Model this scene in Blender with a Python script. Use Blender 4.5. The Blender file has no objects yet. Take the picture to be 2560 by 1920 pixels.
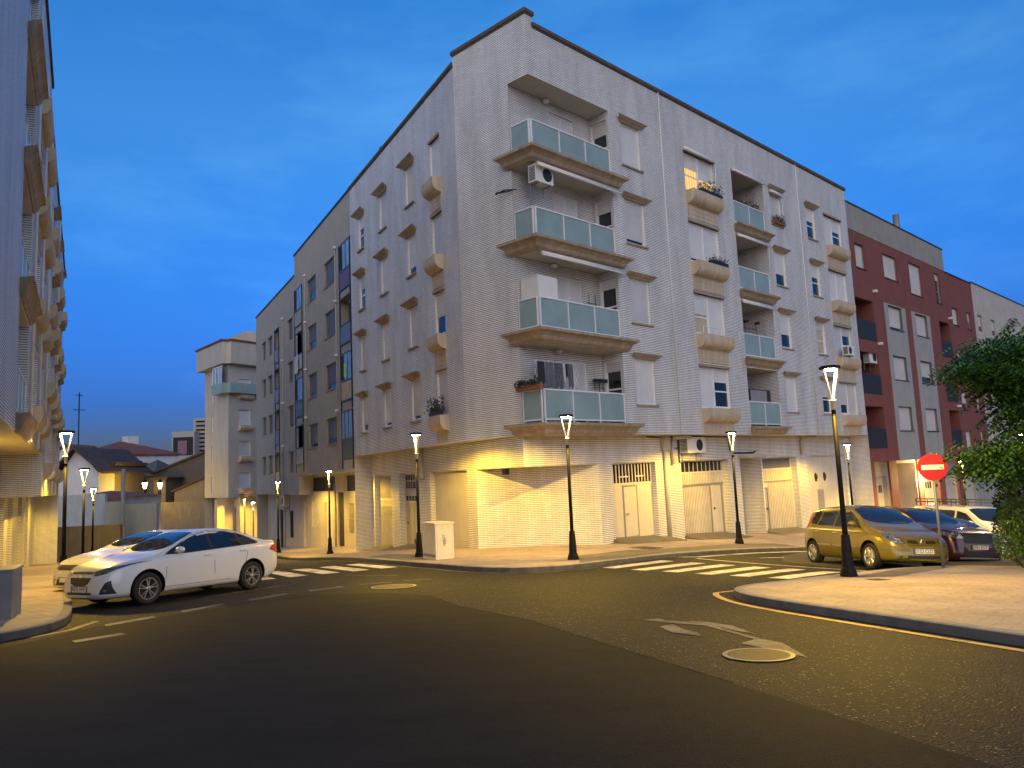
# dusk street corner: white brick apartment block between two sloping streets, street lamps just lit
SKY_TINT = (.85, 1.0, 1.25); SKY_STRENGTH = .12; SUN_E = .35; EXPOSURE = 0.; LAMP_K = 1.; LAMP_COL = (1., .66, .20)
SKY_TINT = (1.27, .95, .68); SKY_STRENGTH = .15; SUN_E = .34; SUN_COL = (1., .87, .50); EXPOSURE = 3.; LAMP_K = .72; LAMP_COL = (1., .58, .03)
import bpy, bmesh, math, random
import numpy as np
from mathutils import Vector, Matrix
from mathutils.bvhtree import BVHTree
from math import sin, cos, pi, radians, sqrt, atan2
random.seed(7)
rng = random.Random(11)
SC = bpy.context.scene
COL = SC.collection

# ------------------------------------------------------------------ camera
FOC, PITCH, ROLL = 1898.8, .1161, -.0442          # focal length in px of a 2560 wide frame
_cp, _sp = cos(PITCH), sin(PITCH)
FWD = Vector((0, _cp, _sp)); _up = Vector((0, -_sp, _cp)); _rt = Vector((1, 0, 0))
RT = cos(ROLL)*_rt + sin(ROLL)*_up
UP = -sin(ROLL)*_rt + cos(ROLL)*_up
cam_d = bpy.data.cameras.new('camera'); cam = bpy.data.objects.new('camera', cam_d); COL.objects.link(cam)
cam_d.sensor_fit = 'HORIZONTAL'; cam_d.sensor_width = 36; cam_d.lens = 36*FOC/2560
cam_d.clip_start = .1; cam_d.clip_end = 4000
cam.matrix_world = Matrix((( RT.x, UP.x, -FWD.x, 0), (RT.y, UP.y, -FWD.y, 0), (RT.z, UP.z, -FWD.z, 0), (0, 0, 0, 1)))
SC.camera = cam

def at(x, y, D):
    """survey helper: the place seen at a 2560x1920 photo pixel, D metres ahead of the tripod"""
    v = FWD + (x-1280)/FOC*RT - (y-960)/FOC*UP
    return v*(D/v.y)

# ------------------------------------------------------------------ terrain (thin plate spline through surveyed heights)
CP = np.array([(0,0,-1.65),(-12,0,-1.6),(12,0,-1.75),(6.4,15.2,-2.44),(1.5,21.8,-2.64),(8.0,28.2,-3.03),(9.5,16.8,-2.60),(9.1,19.2,-2.80),(8.7,21.7,-2.92),
(-7.7,16,-2.37),(-6.5,18.3,-2.46),(3.49,27.79,-2.79),(6.52,30.7,-3.05),(9.96,34,-3.31),(14.19,38.05,-3.55),(-1.53,28.02,-2.76),(-7.34,38.67,-3.64),
(-3.35,26,-2.8),(-9.4,38.8,-3.8),(-13.8,44.3,-4.15),(15.4,35.2,-3.65),(-8.6,40.95,-3.62),(-10.4,44.3,-3.86),(-16.9,56.3,-4.8),(-19,60.3,-5.1),(-28,80,-6.6),(-12,24,-2.75),(-22,42,-4.0),(11.7,23.1,-3.30),(14.3,25.6,-3.58),(16.9,28.2,-3.85),(22,20,-3.3),(30,30,-4.3),(28,48,-4.6),(45,65,-6.0),(-40,100,-8),(20,5,-2.1),(-20,10,-2.1)], float)
def _U(r2): return np.where(r2 > 0, r2*np.log(np.maximum(r2, 1e-9)), 0)
_n = len(CP); _xy = CP[:, :2]
_A = np.zeros((_n+3, _n+3)); _A[:_n, :_n] = _U(((_xy[:, None]-_xy[None])**2).sum(-1)) + 25*np.eye(_n)
_A[:_n, _n] = 1; _A[:_n, _n+1:] = _xy; _A[_n, :_n] = 1; _A[_n+1:, :_n] = _xy.T
_S = np.linalg.solve(_A, np.r_[CP[:, 2], 0, 0, 0])
def gzv(x, y):
    x = np.clip(np.asarray(x, float), -42, 46); y = np.clip(np.asarray(y, float), -12, 100)
    r2 = (x[..., None]-CP[:, 0])**2 + (y[..., None]-CP[:, 1])**2
    return _U(r2)@_S[:_n] + _S[_n] + _S[_n+1]*x + _S[_n+2]*y
def gz(x, y): return float(gzv(np.array([x]), np.array([y]))[0])

# ------------------------------------------------------------------ materials
MATS = {}
def newmat(name):
    m = bpy.data.materials.new(name); m.use_nodes = True
    nt = m.node_tree; b = nt.nodes['Principled BSDF']
    MATS[name] = m
    return m, nt, b
def N(nt, t, **kw):
    n = nt.nodes.new(t)
    for k, v in kw.items():
        if k in n.inputs: n.inputs[k].default_value = v
        else: setattr(n, k, v)
    return n
def c4(c): return (c[0], c[1], c[2], 1)
def ramp(nt, fac, stops):
    r = nt.nodes.new('ShaderNodeValToRGB'); e = r.color_ramp.elements
    while len(e) < len(stops): e.new(.5)
    for el, (p, c) in zip(e, stops): el.position = p; el.color = c4(c)
    nt.links.new(fac, r.inputs[0]); return r.outputs[0]
def mixc(nt, fac, a, b, mode='MIX'):
    m = nt.nodes.new('ShaderNodeMix'); m.data_type = 'RGBA'; m.blend_type = mode
    for s, v in ((0, fac), (6, a), (7, b)):
        if hasattr(v, 'links'): nt.links.new(v, m.inputs[s])
        else: m.inputs[s].default_value = v if s == 0 else c4(v)
    return m.outputs[2]
def coord(nt, kind='Object', scale=(1, 1, 1)):
    t = nt.nodes.new('ShaderNodeTexCoord'); mp = nt.nodes.new('ShaderNodeMapping'); mp.inputs['Scale'].default_value = scale
    nt.links.new(t.outputs[kind], mp.inputs[0]); return mp.outputs[0]
def noise(nt, co, scale, detail=4, rough=.55):
    n = N(nt, 'ShaderNodeTexNoise'); n.inputs['Scale'].default_value = scale; n.inputs['Detail'].default_value = detail; n.inputs['Roughness'].default_value = rough
    nt.links.new(co, n.inputs['Vector']); return n.outputs['Fac']
def bump(nt, b, h, strength, dist=.01):
    k = N(nt, 'ShaderNodeBump'); k.inputs['Strength'].default_value = strength; k.inputs['Distance'].default_value = dist
    nt.links.new(h, k.inputs['Height']); nt.links.new(k.outputs[0], b.inputs['Normal'])
def plain(name, c, rough=.6, metal=0., var=.12, nscale=3., coat=0., spec=.5, bumpy=0.):
    m, nt, b = newmat(name)
    b.inputs['Roughness'].default_value = rough; b.inputs['Metallic'].default_value = metal
    b.inputs['Coat Weight'].default_value = coat; b.inputs['Coat Roughness'].default_value = .05; b.inputs['Specular IOR Level'].default_value = spec
    if var:
        co = coord(nt); f = noise(nt, co, nscale, 5)
        nt.links.new(ramp(nt, f, [(.3, [x*(1-var) for x in c]), (.7, [min(1, x*(1+var)) for x in c])]), b.inputs['Base Color'])
        if bumpy: bump(nt, b, noise(nt, co, 90, 3), bumpy)
    else: b.inputs['Base Color'].default_value = c4(c)
    return m
def emit(name, c, s):
    m, nt, b = newmat(name); b.inputs['Base Color'].default_value = (0, 0, 0, 1)
    b.inputs['Emission Color'].default_value = c4(c); b.inputs['Emission Strength'].default_value = s
    return m
def brick(name, c1, c2, mortar, w=.25, h=.065, ms=.0045, dirt=.3, bed=.20, joint=.6):
    m, nt, b = newmat(name)
    uv = coord(nt, 'UV')
    t = N(nt, 'ShaderNodeTexBrick'); t.offset = .5
    for k, v in (('Scale', 1), ('Brick Width', w), ('Row Height', h), ('Mortar Size', ms), ('Mortar Smooth', .15), ('Bias', -.2)): t.inputs[k].default_value = v
    t.inputs['Color1'].default_value = c4(c1); t.inputs['Color2'].default_value = c4(c2); t.inputs['Mortar'].default_value = c4([x*(1-joint)+y*joint for x, y in zip(c1, mortar)])
    nt.links.new(uv, t.inputs['Vector'])
    st = nt.nodes.new('ShaderNodeMapping'); st.inputs['Scale'].default_value = (1.1, .22, 1); nt.links.new(uv, st.inputs[0])
    f = noise(nt, st.outputs[0], 1.2, 6, .65)
    d = ramp(nt, f, [(.34, (1-dirt, 1-dirt*1.03, 1-dirt*1.1)), (.62, (1, 1, 1))])
    # raked bed joints read far darker than the tight upright ones
    sx = N(nt, 'ShaderNodeSeparateXYZ'); nt.links.new(uv, sx.inputs[0]); dv = N(nt, 'ShaderNodeMath', operation='DIVIDE'); nt.links.new(sx.outputs[1], dv.inputs[0]); dv.inputs[1].default_value = h
    fr_ = N(nt, 'ShaderNodeMath', operation='FRACT'); nt.links.new(dv.outputs[0], fr_.inputs[0])
    line = ramp(nt, fr_.outputs[0], [(.0, (1, 1, 1)), (bed*.5, (1, 1, 1)), (bed*.5+.06, (0, 0, 0)), (1-bed*.5-.06, (0, 0, 0)), (1-bed*.5, (1, 1, 1))])
    a = mixc(nt, line, mixc(nt, 1., t.outputs['Color'], d, 'MULTIPLY'), mortar)
    nt.links.new(a, b.inputs['Base Color'])
    b.inputs['Roughness'].default_value = .5
    inv = N(nt, 'ShaderNodeMath', operation='SUBTRACT'); inv.inputs[0].default_value = 1; nt.links.new(line, inv.inputs[1])
    bump(nt, b, inv.outputs[0], .4, .006)
    return m
def streaked(name, c, dark, rough=.8, amount=.55, vs=.35):
    """weathered stone or concrete: run-off streaks and blotches"""
    m, nt, b = newmat(name)
    co = coord(nt, 'Object', (2.2, 2.2, vs)); f = noise(nt, co, 2.3, 6, .65)
    co2 = coord(nt); g = noise(nt, co2, 1.1, 4); h = noise(nt, co2, 25, 3)
    a = mixc(nt, ramp(nt, f, [(.42, (1, 1, 1)), (.68, (0, 0, 0))]), c, mixc(nt, amount, c, dark))
    a = mixc(nt, .35, a, ramp(nt, g, [(.3, [x*.75 for x in c]), (.7, [x*1.15 for x in c])]))
    nt.links.new(a, b.inputs['Base Color']); b.inputs['Roughness'].default_value = rough
    bump(nt, b, h, .15, .01); return m
def slats(name, c, pitch=.045, axis=2, rough=.5, var=.08, depth=.35):
    m, nt, b = newmat(name)
    co = coord(nt, 'UV'); w = N(nt, 'ShaderNodeTexWave'); w.wave_type = 'BANDS'; w.bands_direction = 'Y' if axis == 2 else 'X'; w.wave_profile = 'SAW'
    w.inputs['Scale'].default_value = .314/pitch; nt.links.new(co, w.inputs['Vector'])
    f = noise(nt, coord(nt), 1.5, 4)
    base = ramp(nt, f, [(.3, [x*(1-var) for x in c]), (.7, [x*(1+var) for x in c])])
    nt.links.new(mixc(nt, ramp(nt, w.outputs['Fac'], [(.0, (.35+.55*(pitch > .1),)*3), (.12+.1*(pitch > .1), (0, 0, 0))]), base, [x*.38 for x in c]), b.inputs['Base Color'])
    b.inputs['Roughness'].default_value = rough; bump(nt, b, w.outputs['Fac'], depth, .01); return m

brick('white_brick', (.85, .85, .84), (.76, .76, .755), (.05, .048, .048), dirt=.24)
brick('cream_brick', (.62, .58, .5), (.57, .53, .46), (.3, .27, .22), dirt=.2)
streaked('stone_trim', (.43, .35, .25), (.10, .075, .05))
streaked('planter_concrete', (.62, .52, .38), (.2, .15, .1), amount=.5)
streaked('coping_stone', (.12, .095, .075), (.03, .025, .02))
streaked('grey_plaster', (.40, .375, .33), (.22, .20, .18), amount=.3, vs=.2)
streaked('tan_plaster', (.50, .46, .38), (.3, .26, .2), amount=.3, vs=.25)
streaked('pale_plaster', (.58, .53, .45), (.36, .30, .23), amount=.4, vs=.25)
streaked('soffit_plaster', (.60, .57, .50), (.35, .3, .24), amount=.25)
streaked('red_render', (.21, .068, .052), (.14, .045, .036), amount=.3)
streaked('grey_render', (.36, .36, .35), (.22, .22, .22), amount=.4)
streaked('parapet_render', (.33, .32, .29), (.16, .15, .14), amount=.5)
streaked('cream_render', (.50, .46, .42), (.3, .27, .25), amount=.3)
streaked('white_render', (.62, .63, .64), (.35, .34, .33), amount=.4)
streaked('old_stone', (.24, .20, .16), (.10, .08, .07), amount=.6)
streaked('dark_stone', (.11, .10, .10), (.05, .045, .045), amount=.5)
plain('roof_tile', (.16, .06, .045), .8, var=.35, nscale=2)
plain('dark_tile', (.07, .045, .04), .8, var=.3, nscale=2)
plain('roof_gravel', (.2, .2, .2), .9)
slats('shutter_white', (.66, .66, .66)); slats('shutter_pale', (.55, .55, .56)); slats('shutter_cream', (.60, .57, .52)); slats('shutter_grey', (.13, .13, .14))
slats('door_ribbed_cream', (.66, .60, .48), .16, 0, .45, depth=.6); slats('door_ribbed_fine', (.62, .57, .47), .11, 0, .45, depth=.4)
slats('door_ribbed_white', (.62, .62, .6), .12, 0, .45, depth=.5)
plain('door_panel', (.60, .55, .45), .45, var=.06); plain('door_yellowish', (.50, .47, .33), .5, var=.06)
plain('white_alu', (.78, .79, .80), .35, var=.03)
plain('grey_alu', (.24, .24, .245), .4, var=.05)
plain('dark_frame', (.018, .02, .028), .4, var=0)
plain('glass_dark', (.012, .016, .022), .06, var=0, spec=.8)
plain('glass_blue', (.26, .38, .52), .12, var=.25, nscale=1.2)
plain('glass_frosted', (.27, .37, .365), .34, var=.12, nscale=1.4)
plain('glass_smoked', (.024, .024, .027), .6, var=.1)
plain('opening_dark', (.015, .014, .014), .8, var=0)
plain('wood_door', (.20, .09, .045), .5, var=.3, nscale=4)
plain('curtain', (.5, .42, .3), .8, var=.15, nscale=5)
plain('pipe_grey', (.42, .40, .37), .5, var=.15); plain('pipe_white', (.70, .72, .74), .45, var=.06); plain('cable_black', (.02, .02, .02), .6, var=0)
plain('lamp_black', (.008, .008, .009), .6, var=.1, spec=.2); plain('lamp_grey', (.62, .62, .60), .35, metal=.3, var=.05)
plain('white_plastic', (.74, .73, .70), .45, var=.05); plain('black_plastic', (.02, .02, .021), .45, var=.1)
plain('cloth_dark', (.025, .027, .04), .9, var=.3, nscale=8); plain('cloth_grey', (.12, .13, .17), .9, var=.2); plain('cloth_pattern', (.10, .10, .13), .9, var=.9, nscale=22); plain('cloth_white', (.6, .6, .62), .9)
plain('terracotta', (.26, .10, .06), .8, var=.2)
plain('leaf_dark', (.024, .065, .012), .6, var=.5, nscale=6); plain('leaf_green', (.07, .17, .014), .55, var=.5, nscale=3); plain('leaf_bush', (.09, .165, .03), .55, var=.45, nscale=5)
plain('leaf_grey', (.05, .055, .04), .7, var=.4); plain('flower_red', (.42, .03, .06), .6, var=.4, nscale=20); plain('flower_pink', (.5, .14, .2), .6, var=.3, nscale=20)
plain('bark', (.05, .042, .034), .9, var=.3, nscale=9)
plain('panel_purple', (.19, .09, .15), .5); plain('panel_blue', (.17, .21, .32), .5); plain('panel_yellow', (.50, .39, .17), .5); plain('panel_green', (.06, .115, .08), .5); plain('panel_grey', (.28, .27, .29), .5); plain('panel_white', (.5, .5, .52), .5); plain('panel_teal', (.14, .18, .2), .5)
plain('hi_vis', (.25, .8, .05), .6, var=0)
plain('sign_red', (.42, .010, .012), .35, var=.04); plain('sign_white', (.8, .8, .8), .35, var=0); plain('steel', (.24, .245, .25), .5, metal=.5, var=.1)
plain('cabinet_paint', (.66, .62, .52), .5, var=.08); plain('grey_cabinet', (.24, .25, .26), .5, var=.1)
emit('led', (1, .82, .52), 30); emit('porch_light', (1, .72, .3), 2.)
m, nt, b = newmat('room_light')          # a lit room behind drawn net curtains
co = coord(nt, 'UV'); wv = N(nt, 'ShaderNodeTexWave'); wv.inputs['Scale'].default_value = 1.6; wv.inputs['Distortion'].default_value = 1.5; wv.inputs['Detail'].default_value = 2; nt.links.new(co, wv.inputs['Vector'])
nt.links.new(ramp(nt, wv.outputs['Fac'], [(.2, (1, .50, .10)), (.75, (1, .74, .30))]), b.inputs['Emission Color']); b.inputs['Emission Strength'].default_value = .13; b.inputs['Base Color'].default_value = (0, 0, 0, 1)
# ground
m, nt, b = newmat('asphalt')
co = coord(nt)
big = noise(nt, co, .28, 5, .6); mid = noise(nt, coord(nt, 'Object', (.75, 1.6, 1)), 1.1, 7, .62); fine = noise(nt, co, 55, 4, .7)
a = ramp(nt, big, [(.3, (.008, .008, .009)), (.7, (.016, .0155, .0155))])
a = mixc(nt, ramp(nt, mid, [(.36, (1, 1, 1)), (.47, (0, 0, 0))]), a, mixc(nt, .72, a, (.007, .007, .0075)))
a = mixc(nt, .8, a, mixc(nt, 1., a, ramp(nt, fine, [(.35, (.66,)*3), (.65, (1.32,)*3)]), 'MULTIPLY'))
nt.links.new(a, b.inputs['Base Color'])
vo = N(nt, 'ShaderNodeTexVoronoi'); vo.inputs['Scale'].default_value = 45; nt.links.new(co, vo.inputs['Vector'])
b.inputs['Specular IOR Level'].default_value = .28
v2 = N(nt, 'ShaderNodeTexVoronoi'); v2.inputs['Scale'].default_value = 60; nt.links.new(co, v2.inputs['Vector']); sc_ = N(nt, 'ShaderNodeSeparateColor'); nt.links.new(v2.outputs['Color'], sc_.inputs[0])
nt.links.new(ramp(nt, sc_.outputs[0], [(.965, (.76,)*3), (.985, (.30,)*3)]), b.inputs['Roughness'])     # a few polished chips of aggregate
bump(nt, b, vo.outputs['Distance'], .9, .012)
m, nt, b = newmat('asphalt_smooth')      # older, tighter surface on the near side of the seam
co = coord(nt); f = noise(nt, coord(nt, 'Object', (.8, 1.7, 1)), 1.4, 7, .65); g = noise(nt, co, 60, 3, .6)
a = ramp(nt, f, [(.32, (.007, .007, .0075)), (.52, (.0135, .0132, .0134)), (.75, (.016, .0155, .0155))])
nt.links.new(mixc(nt, .7, a, mixc(nt, 1., a, ramp(nt, g, [(.35, (.6,)*3), (.65, (1.35,)*3)]), 'MULTIPLY')), b.inputs['Base Color']); b.inputs['Roughness'].default_value = .78; b.inputs['Specular IOR Level'].default_value = .14; bump(nt, b, g, .8, .012)
m, nt, b = newmat('sidewalk_tile')
co = coord(nt); t = N(nt, 'ShaderNodeTexBrick'); t.offset = .5
for k, v in (('Scale', 1), ('Brick Width', .4), ('Row Height', .2), ('Mortar Size', .006), ('Mortar Smooth', .1)): t.inputs[k].default_value = v
t.inputs['Color1'].default_value = (.49, .395, .32, 1); t.inputs['Color2'].default_value = (.43, .35, .285, 1); t.inputs['Mortar'].default_value = (.25, .22, .185, 1)
rot = nt.nodes.new('ShaderNodeMapping'); rot.inputs['Rotation'].default_value = (0, 0, .77); nt.links.new(co, rot.inputs[0]); nt.links.new(rot.outputs[0], t.inputs['Vector'])
f = noise(nt, co, 1.3, 6, .65); g = noise(nt, co, 14, 5, .7)
a = mixc(nt, 1., t.outputs['Color'], ramp(nt, f, [(.3, (.72, .70, .68)), (.65, (1.05, 1.05, 1.05))]), 'MULTIPLY')
a = mixc(nt, 1., a, ramp(nt, g, [(.28, (.7,)*3), (.5, (1, 1, 1))]), 'MULTIPLY')
nt.links.new(a, b.inputs['Base Color']); b.inputs['Roughness'].default_value = .75; bump(nt, b, g, .2, .01)
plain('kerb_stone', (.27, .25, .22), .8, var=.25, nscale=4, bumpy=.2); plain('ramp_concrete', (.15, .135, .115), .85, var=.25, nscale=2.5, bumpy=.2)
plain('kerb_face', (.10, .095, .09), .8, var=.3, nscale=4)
def paint(name, c, wear):
    m, nt, b = newmat(name)
    co = coord(nt); f = noise(nt, co, 9, 7, .75); g = noise(nt, co, 1.6, 3)
    k = N(nt, 'ShaderNodeMath', operation='ADD'); nt.links.new(f, k.inputs[0]); nt.links.new(g, k.inputs[1])
    lo = .62+wear*.42
    hf = N(nt, 'ShaderNodeMath', operation='MULTIPLY'); nt.links.new(k.outputs[0], hf.inputs[0]); hf.inputs[1].default_value = .5
    nt.links.new(ramp(nt, hf.outputs[0], [(max(0, lo-.14)/2*1.0, (.03, .029, .028)), (min(1, (lo+.22)/2), c)]), b.inputs['Base Color']); b.inputs['Roughness'].default_value = .65
    return m
paint('paint_white', (.60, .59, .56), .46); paint('paint_worn', (.20, .195, .185), .85); paint('paint_faint', (.12, .118, .11), .9); paint('paint_yellow', (.62, .40, .12), .35)
plain('iron_cover', (.034, .03, .026), .62, metal=.15, var=.8, nscale=30, bumpy=.5); plain('tar', (.008, .008, .009), .95, var=.2, spec=.08); plain('iron_dark', (.06, .055, .05), .6, var=.2)
plain('far_ground', (.06, .055, .045), .9, var=.3, nscale=.05)
def carpaint(name, c, metal=0.): return plain(name, c, .32, metal, .0, coat=1.)
carpaint('paint_car_white', (.74, .74, .74)); carpaint('paint_car_gold', (.20, .155, .012), .35); carpaint('paint_car_red', (.045, .006, .010), .3); carpaint('paint_car_silver', (.50, .50, .49), .4); carpaint('paint_car_dark', (.02, .025, .03), .2)
plain('tyre_rubber', (.014, .014, .014), .75, var=0); plain('alloy', (.62, .61, .58), .25, metal=.85, var=0); plain('headlight_glass', (.24, .26, .29), .07, metal=.7, var=.9, nscale=16); plain('tail_red', (.42, .01, .015), .12, var=.2, nscale=12)
plain('chrome', (.7, .7, .7), .12, metal=1., var=0); plain('plate_white', (.75, .75, .73), .4, var=0); plain('plate_ink', (.01, .01, .012), .5, var=0); plain('car_glass', (.012, .016, .022), .04, var=0, spec=.9); plain('seat_pale', (.35, .37, .34), .8, var=.1)
plain('strip_olive', (.13, .115, .06), .5, var=.05); plain('orange_lens', (.6, .2, .02), .2, var=0)

# ------------------------------------------------------------------ object helpers
OFF = {}
def tag(o, label=None, cat=None, group=None, kind=None):
    if label: o['label'] = label
    if cat: o['category'] = cat
    if group: o['group'] = group
    if kind: o['kind'] = kind
    return o
def empty(name, loc=(0, 0, 0), rz=0., label=None, cat=None, group=None):
    o = bpy.data.objects.new(name, None); COL.objects.link(o); o.location = loc; o.rotation_euler = (0, 0, rz); o.empty_display_size = .3
    OFF[o.name] = Vector((0, 0, 0)) if rz else Vector(loc)
    return tag(o, label, cat, group)
class MB:
    def __init__(s): s.v = []; s.f = []; s.m = []
    def add(s, vs, fs, m=0):
        k = len(s.v); s.v += [tuple(p) for p in vs]; s.f += [tuple(i+k for i in f) for f in fs]; s.m += [m]*len(fs); return s
    def hexa(s, p, m=0): return s.add(p, [(0, 3, 2, 1), (4, 5, 6, 7), (0, 1, 5, 4), (1, 2, 6, 5), (2, 3, 7, 6), (3, 0, 4, 7)], m)
    def box(s, x0, x1, y0, y1, z0, z1, m=0):
        return s.hexa([(x0, y0, z0), (x1, y0, z0), (x1, y1, z0), (x0, y1, z0), (x0, y0, z1), (x1, y0, z1), (x1, y1, z1), (x0, y1, z1)], m)
    def lathe(s, prof, n=16, m=0, c=(0, 0, 0), axis='z', caps=True):
        k = []
        for r, z in prof:
            for i in range(n):
                a = 2*pi*i/n
                p = (r*cos(a), r*sin(a), z) if axis == 'z' else (r*cos(a), z, r*sin(a))
                k.append((p[0]+c[0], p[1]+c[1], p[2]+c[2]))
        fs = [(j*n+i, j*n+(i+1) % n, (j+1)*n+(i+1) % n, (j+1)*n+i) for j in range(len(prof)-1) for i in range(n)]
        if caps: fs += [tuple(range(n))[::-1], tuple(range((len(prof)-1)*n, len(prof)*n))]
        return s.add(k, fs, m)
    def tube(s, pts, r, n=8, m=0):
        pts = [Vector(p) for p in pts]; rs = r if isinstance(r, (list, tuple)) else [r]*len(pts); k = []
        for i, p in enumerate(pts):
            d = (pts[min(i+1, len(pts)-1)]-pts[max(i-1, 0)]).normalized()
            a = d.orthogonal().normalized() if abs(d.z) < .95 else Vector((1, 0, 0)); a = (a-d*a.dot(d)).normalized(); bb = d.cross(a)
            for j in range(n): k.append(p+rs[i]*(cos(2*pi*j/n)*a+sin(2*pi*j/n)*bb))
        fs = [(i*n+j, i*n+(j+1) % n, (i+1)*n+(j+1) % n, (i+1)*n+j) for i in range(len(pts)-1) for j in range(n)]
        fs += [tuple(range(n))[::-1], tuple(range((len(pts)-1)*n, len(pts)*n))]
        return s.add(k, fs, m)
    def build(s, name, mat, parent=None, smooth=False, fix=False, uv=True):
        off = OFF[parent.name] if parent else Vector((0, 0, 0))
        me = bpy.data.meshes.new(name)
        me.from_pydata([(p[0]-off.x, p[1]-off.y, p[2]-off.z) for p in s.v], [], s.f)
        ms = mat if isinstance(mat, (list, tuple)) else [mat]
        for x in ms: me.materials.append(MATS[x])
        me.polygons.foreach_set('material_index', s.m)
        if fix:
            bm = bmesh.new(); bm.from_mesh(me); bmesh.ops.recalc_face_normals(bm, faces=bm.faces); bm.to_mesh(me); bm.free()
        if uv:
            l = me.uv_layers.new(name='UVMap')
            for p in me.polygons:
                n = p.normal
                if abs(n.z) > .7:
                    for li in p.loop_indices: q = s.v[me.loops[li].vertex_index]; l.data[li].uv = (q[0], q[1])
                else:
                    h = max(1e-6, sqrt(n.x*n.x+n.y*n.y)); tx, ty = -n.y/h, n.x/h
                    for li in p.loop_indices: q = s.v[me.loops[li].vertex_index]; l.data[li].uv = (q[0]*tx+q[1]*ty, q[2])
        if smooth: me.polygons.foreach_set('use_smooth', [True]*len(me.polygons))
        me.update()
        o = bpy.data.objects.new(name, me); COL.objects.link(o)
        if parent: o.parent = parent
        OFF[o.name] = off
        return o
def kids(o): return [c for c in bpy.data.objects if c.parent == o]
def copy_tree(o, parent=None):
    c = o.copy(); COL.objects.link(c); c.parent = parent; OFF[c.name] = OFF.get(o.name, Vector((0, 0, 0)))
    for ch in kids(o): copy_tree(ch, c)
    return c
class Fr:
    """a facade frame: u along the wall, o outward from it, z up"""
    def __init__(s, org, d, out): s.o = Vector(org).to_2d(); s.d = Vector(d).to_2d(); s.n = Vector(out).to_2d()
    def P(s, u, o, z): q = s.o+u*s.d+o*s.n; return (q.x, q.y, z)
    def box(s, mb, u0, u1, o0, o1, z0, z1, m=0):
        P = s.P; return mb.hexa([P(u0, o0, z0), P(u1, o0, z0), P(u1, o1, z0), P(u0, o1, z0), P(u0, o0, z1), P(u1, o0, z1), P(u1, o1, z1), P(u0, o1, z1)], m)
    def quad(s, mb, u0, u1, o, z0, z1, m=0): return mb.add([s.P(u0, o, z0), s.P(u1, o, z0), s.P(u1, o, z1), s.P(u0, o, z1)], [(0, 1, 2, 3)], m)
    def side(s, mb, u, o0, o1, z0, z1, m=0): return mb.add([s.P(u, o0, z0), s.P(u, o1, z0), s.P(u, o1, z1), s.P(u, o0, z1)], [(0, 1, 2, 3)], m)
    def flat(s, mb, u0, u1, o0, o1, z, m=0): return mb.add([s.P(u0, o0, z), s.P(u1, o0, z), s.P(u1, o1, z), s.P(u0, o1, z)], [(0, 1, 2, 3)], m)
    def extr(s, mb, prof, u0, u1, m=0, fl0=0, fl1=0):
        """extrude an (o,z) outline along u; fl0/fl1 flare the ends with o"""
        n = len(prof); vs = [s.P(u0-fl0*o, o, z) for o, z in prof]+[s.P(u1+fl1*o, o, z) for o, z in prof]
        return mb.add(vs, [(i, (i+1) % n, n+(i+1) % n, n+i) for i in range(n)]+[tuple(range(n))[::-1], tuple(range(n, 2*n))], m)
    def wall(s, mb, o, u0, u1, z0, z1, holes=(), depth=.16, m=0):
        us = sorted({u0, u1}|{min(max(x, u0), u1) for h in holes for x in h[:2]}); zs = sorted({z0, z1}|{min(max(x, z0), z1) for h in holes for x in h[2:4]})
        for a, b_ in zip(us, us[1:]):
            run = None
            for c, d in zip(zs, zs[1:]):
                uc, zc = (a+b_)/2, (c+d)/2
                if any(h[0] < uc < h[1] and h[2] < zc < h[3] for h in holes):
                    if run: s.quad(mb, a, b_, o, run[0], run[1], m); run = None
                else: run = (run[0], d) if run else (c, d)
            if run: s.quad(mb, a, b_, o, run[0], run[1], m)
        for h in holes:
            d = h[4] if len(h) > 4 else depth
            if d <= 0: continue
            if h[0] > u0: s.side(mb, h[0], o, o-d, max(h[2], z0), h[3], m)
            if h[1] < u1: s.side(mb, h[1], o, o-d, max(h[2], z0), h[3], m)
            s.flat(mb, h[0], h[1], o, o-d, h[3], m)
            if h[2] > z0: s.flat(mb, h[0], h[1], o, o-d, h[2], m)
def d2(t): return Vector((sin(t), cos(t)))

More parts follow.
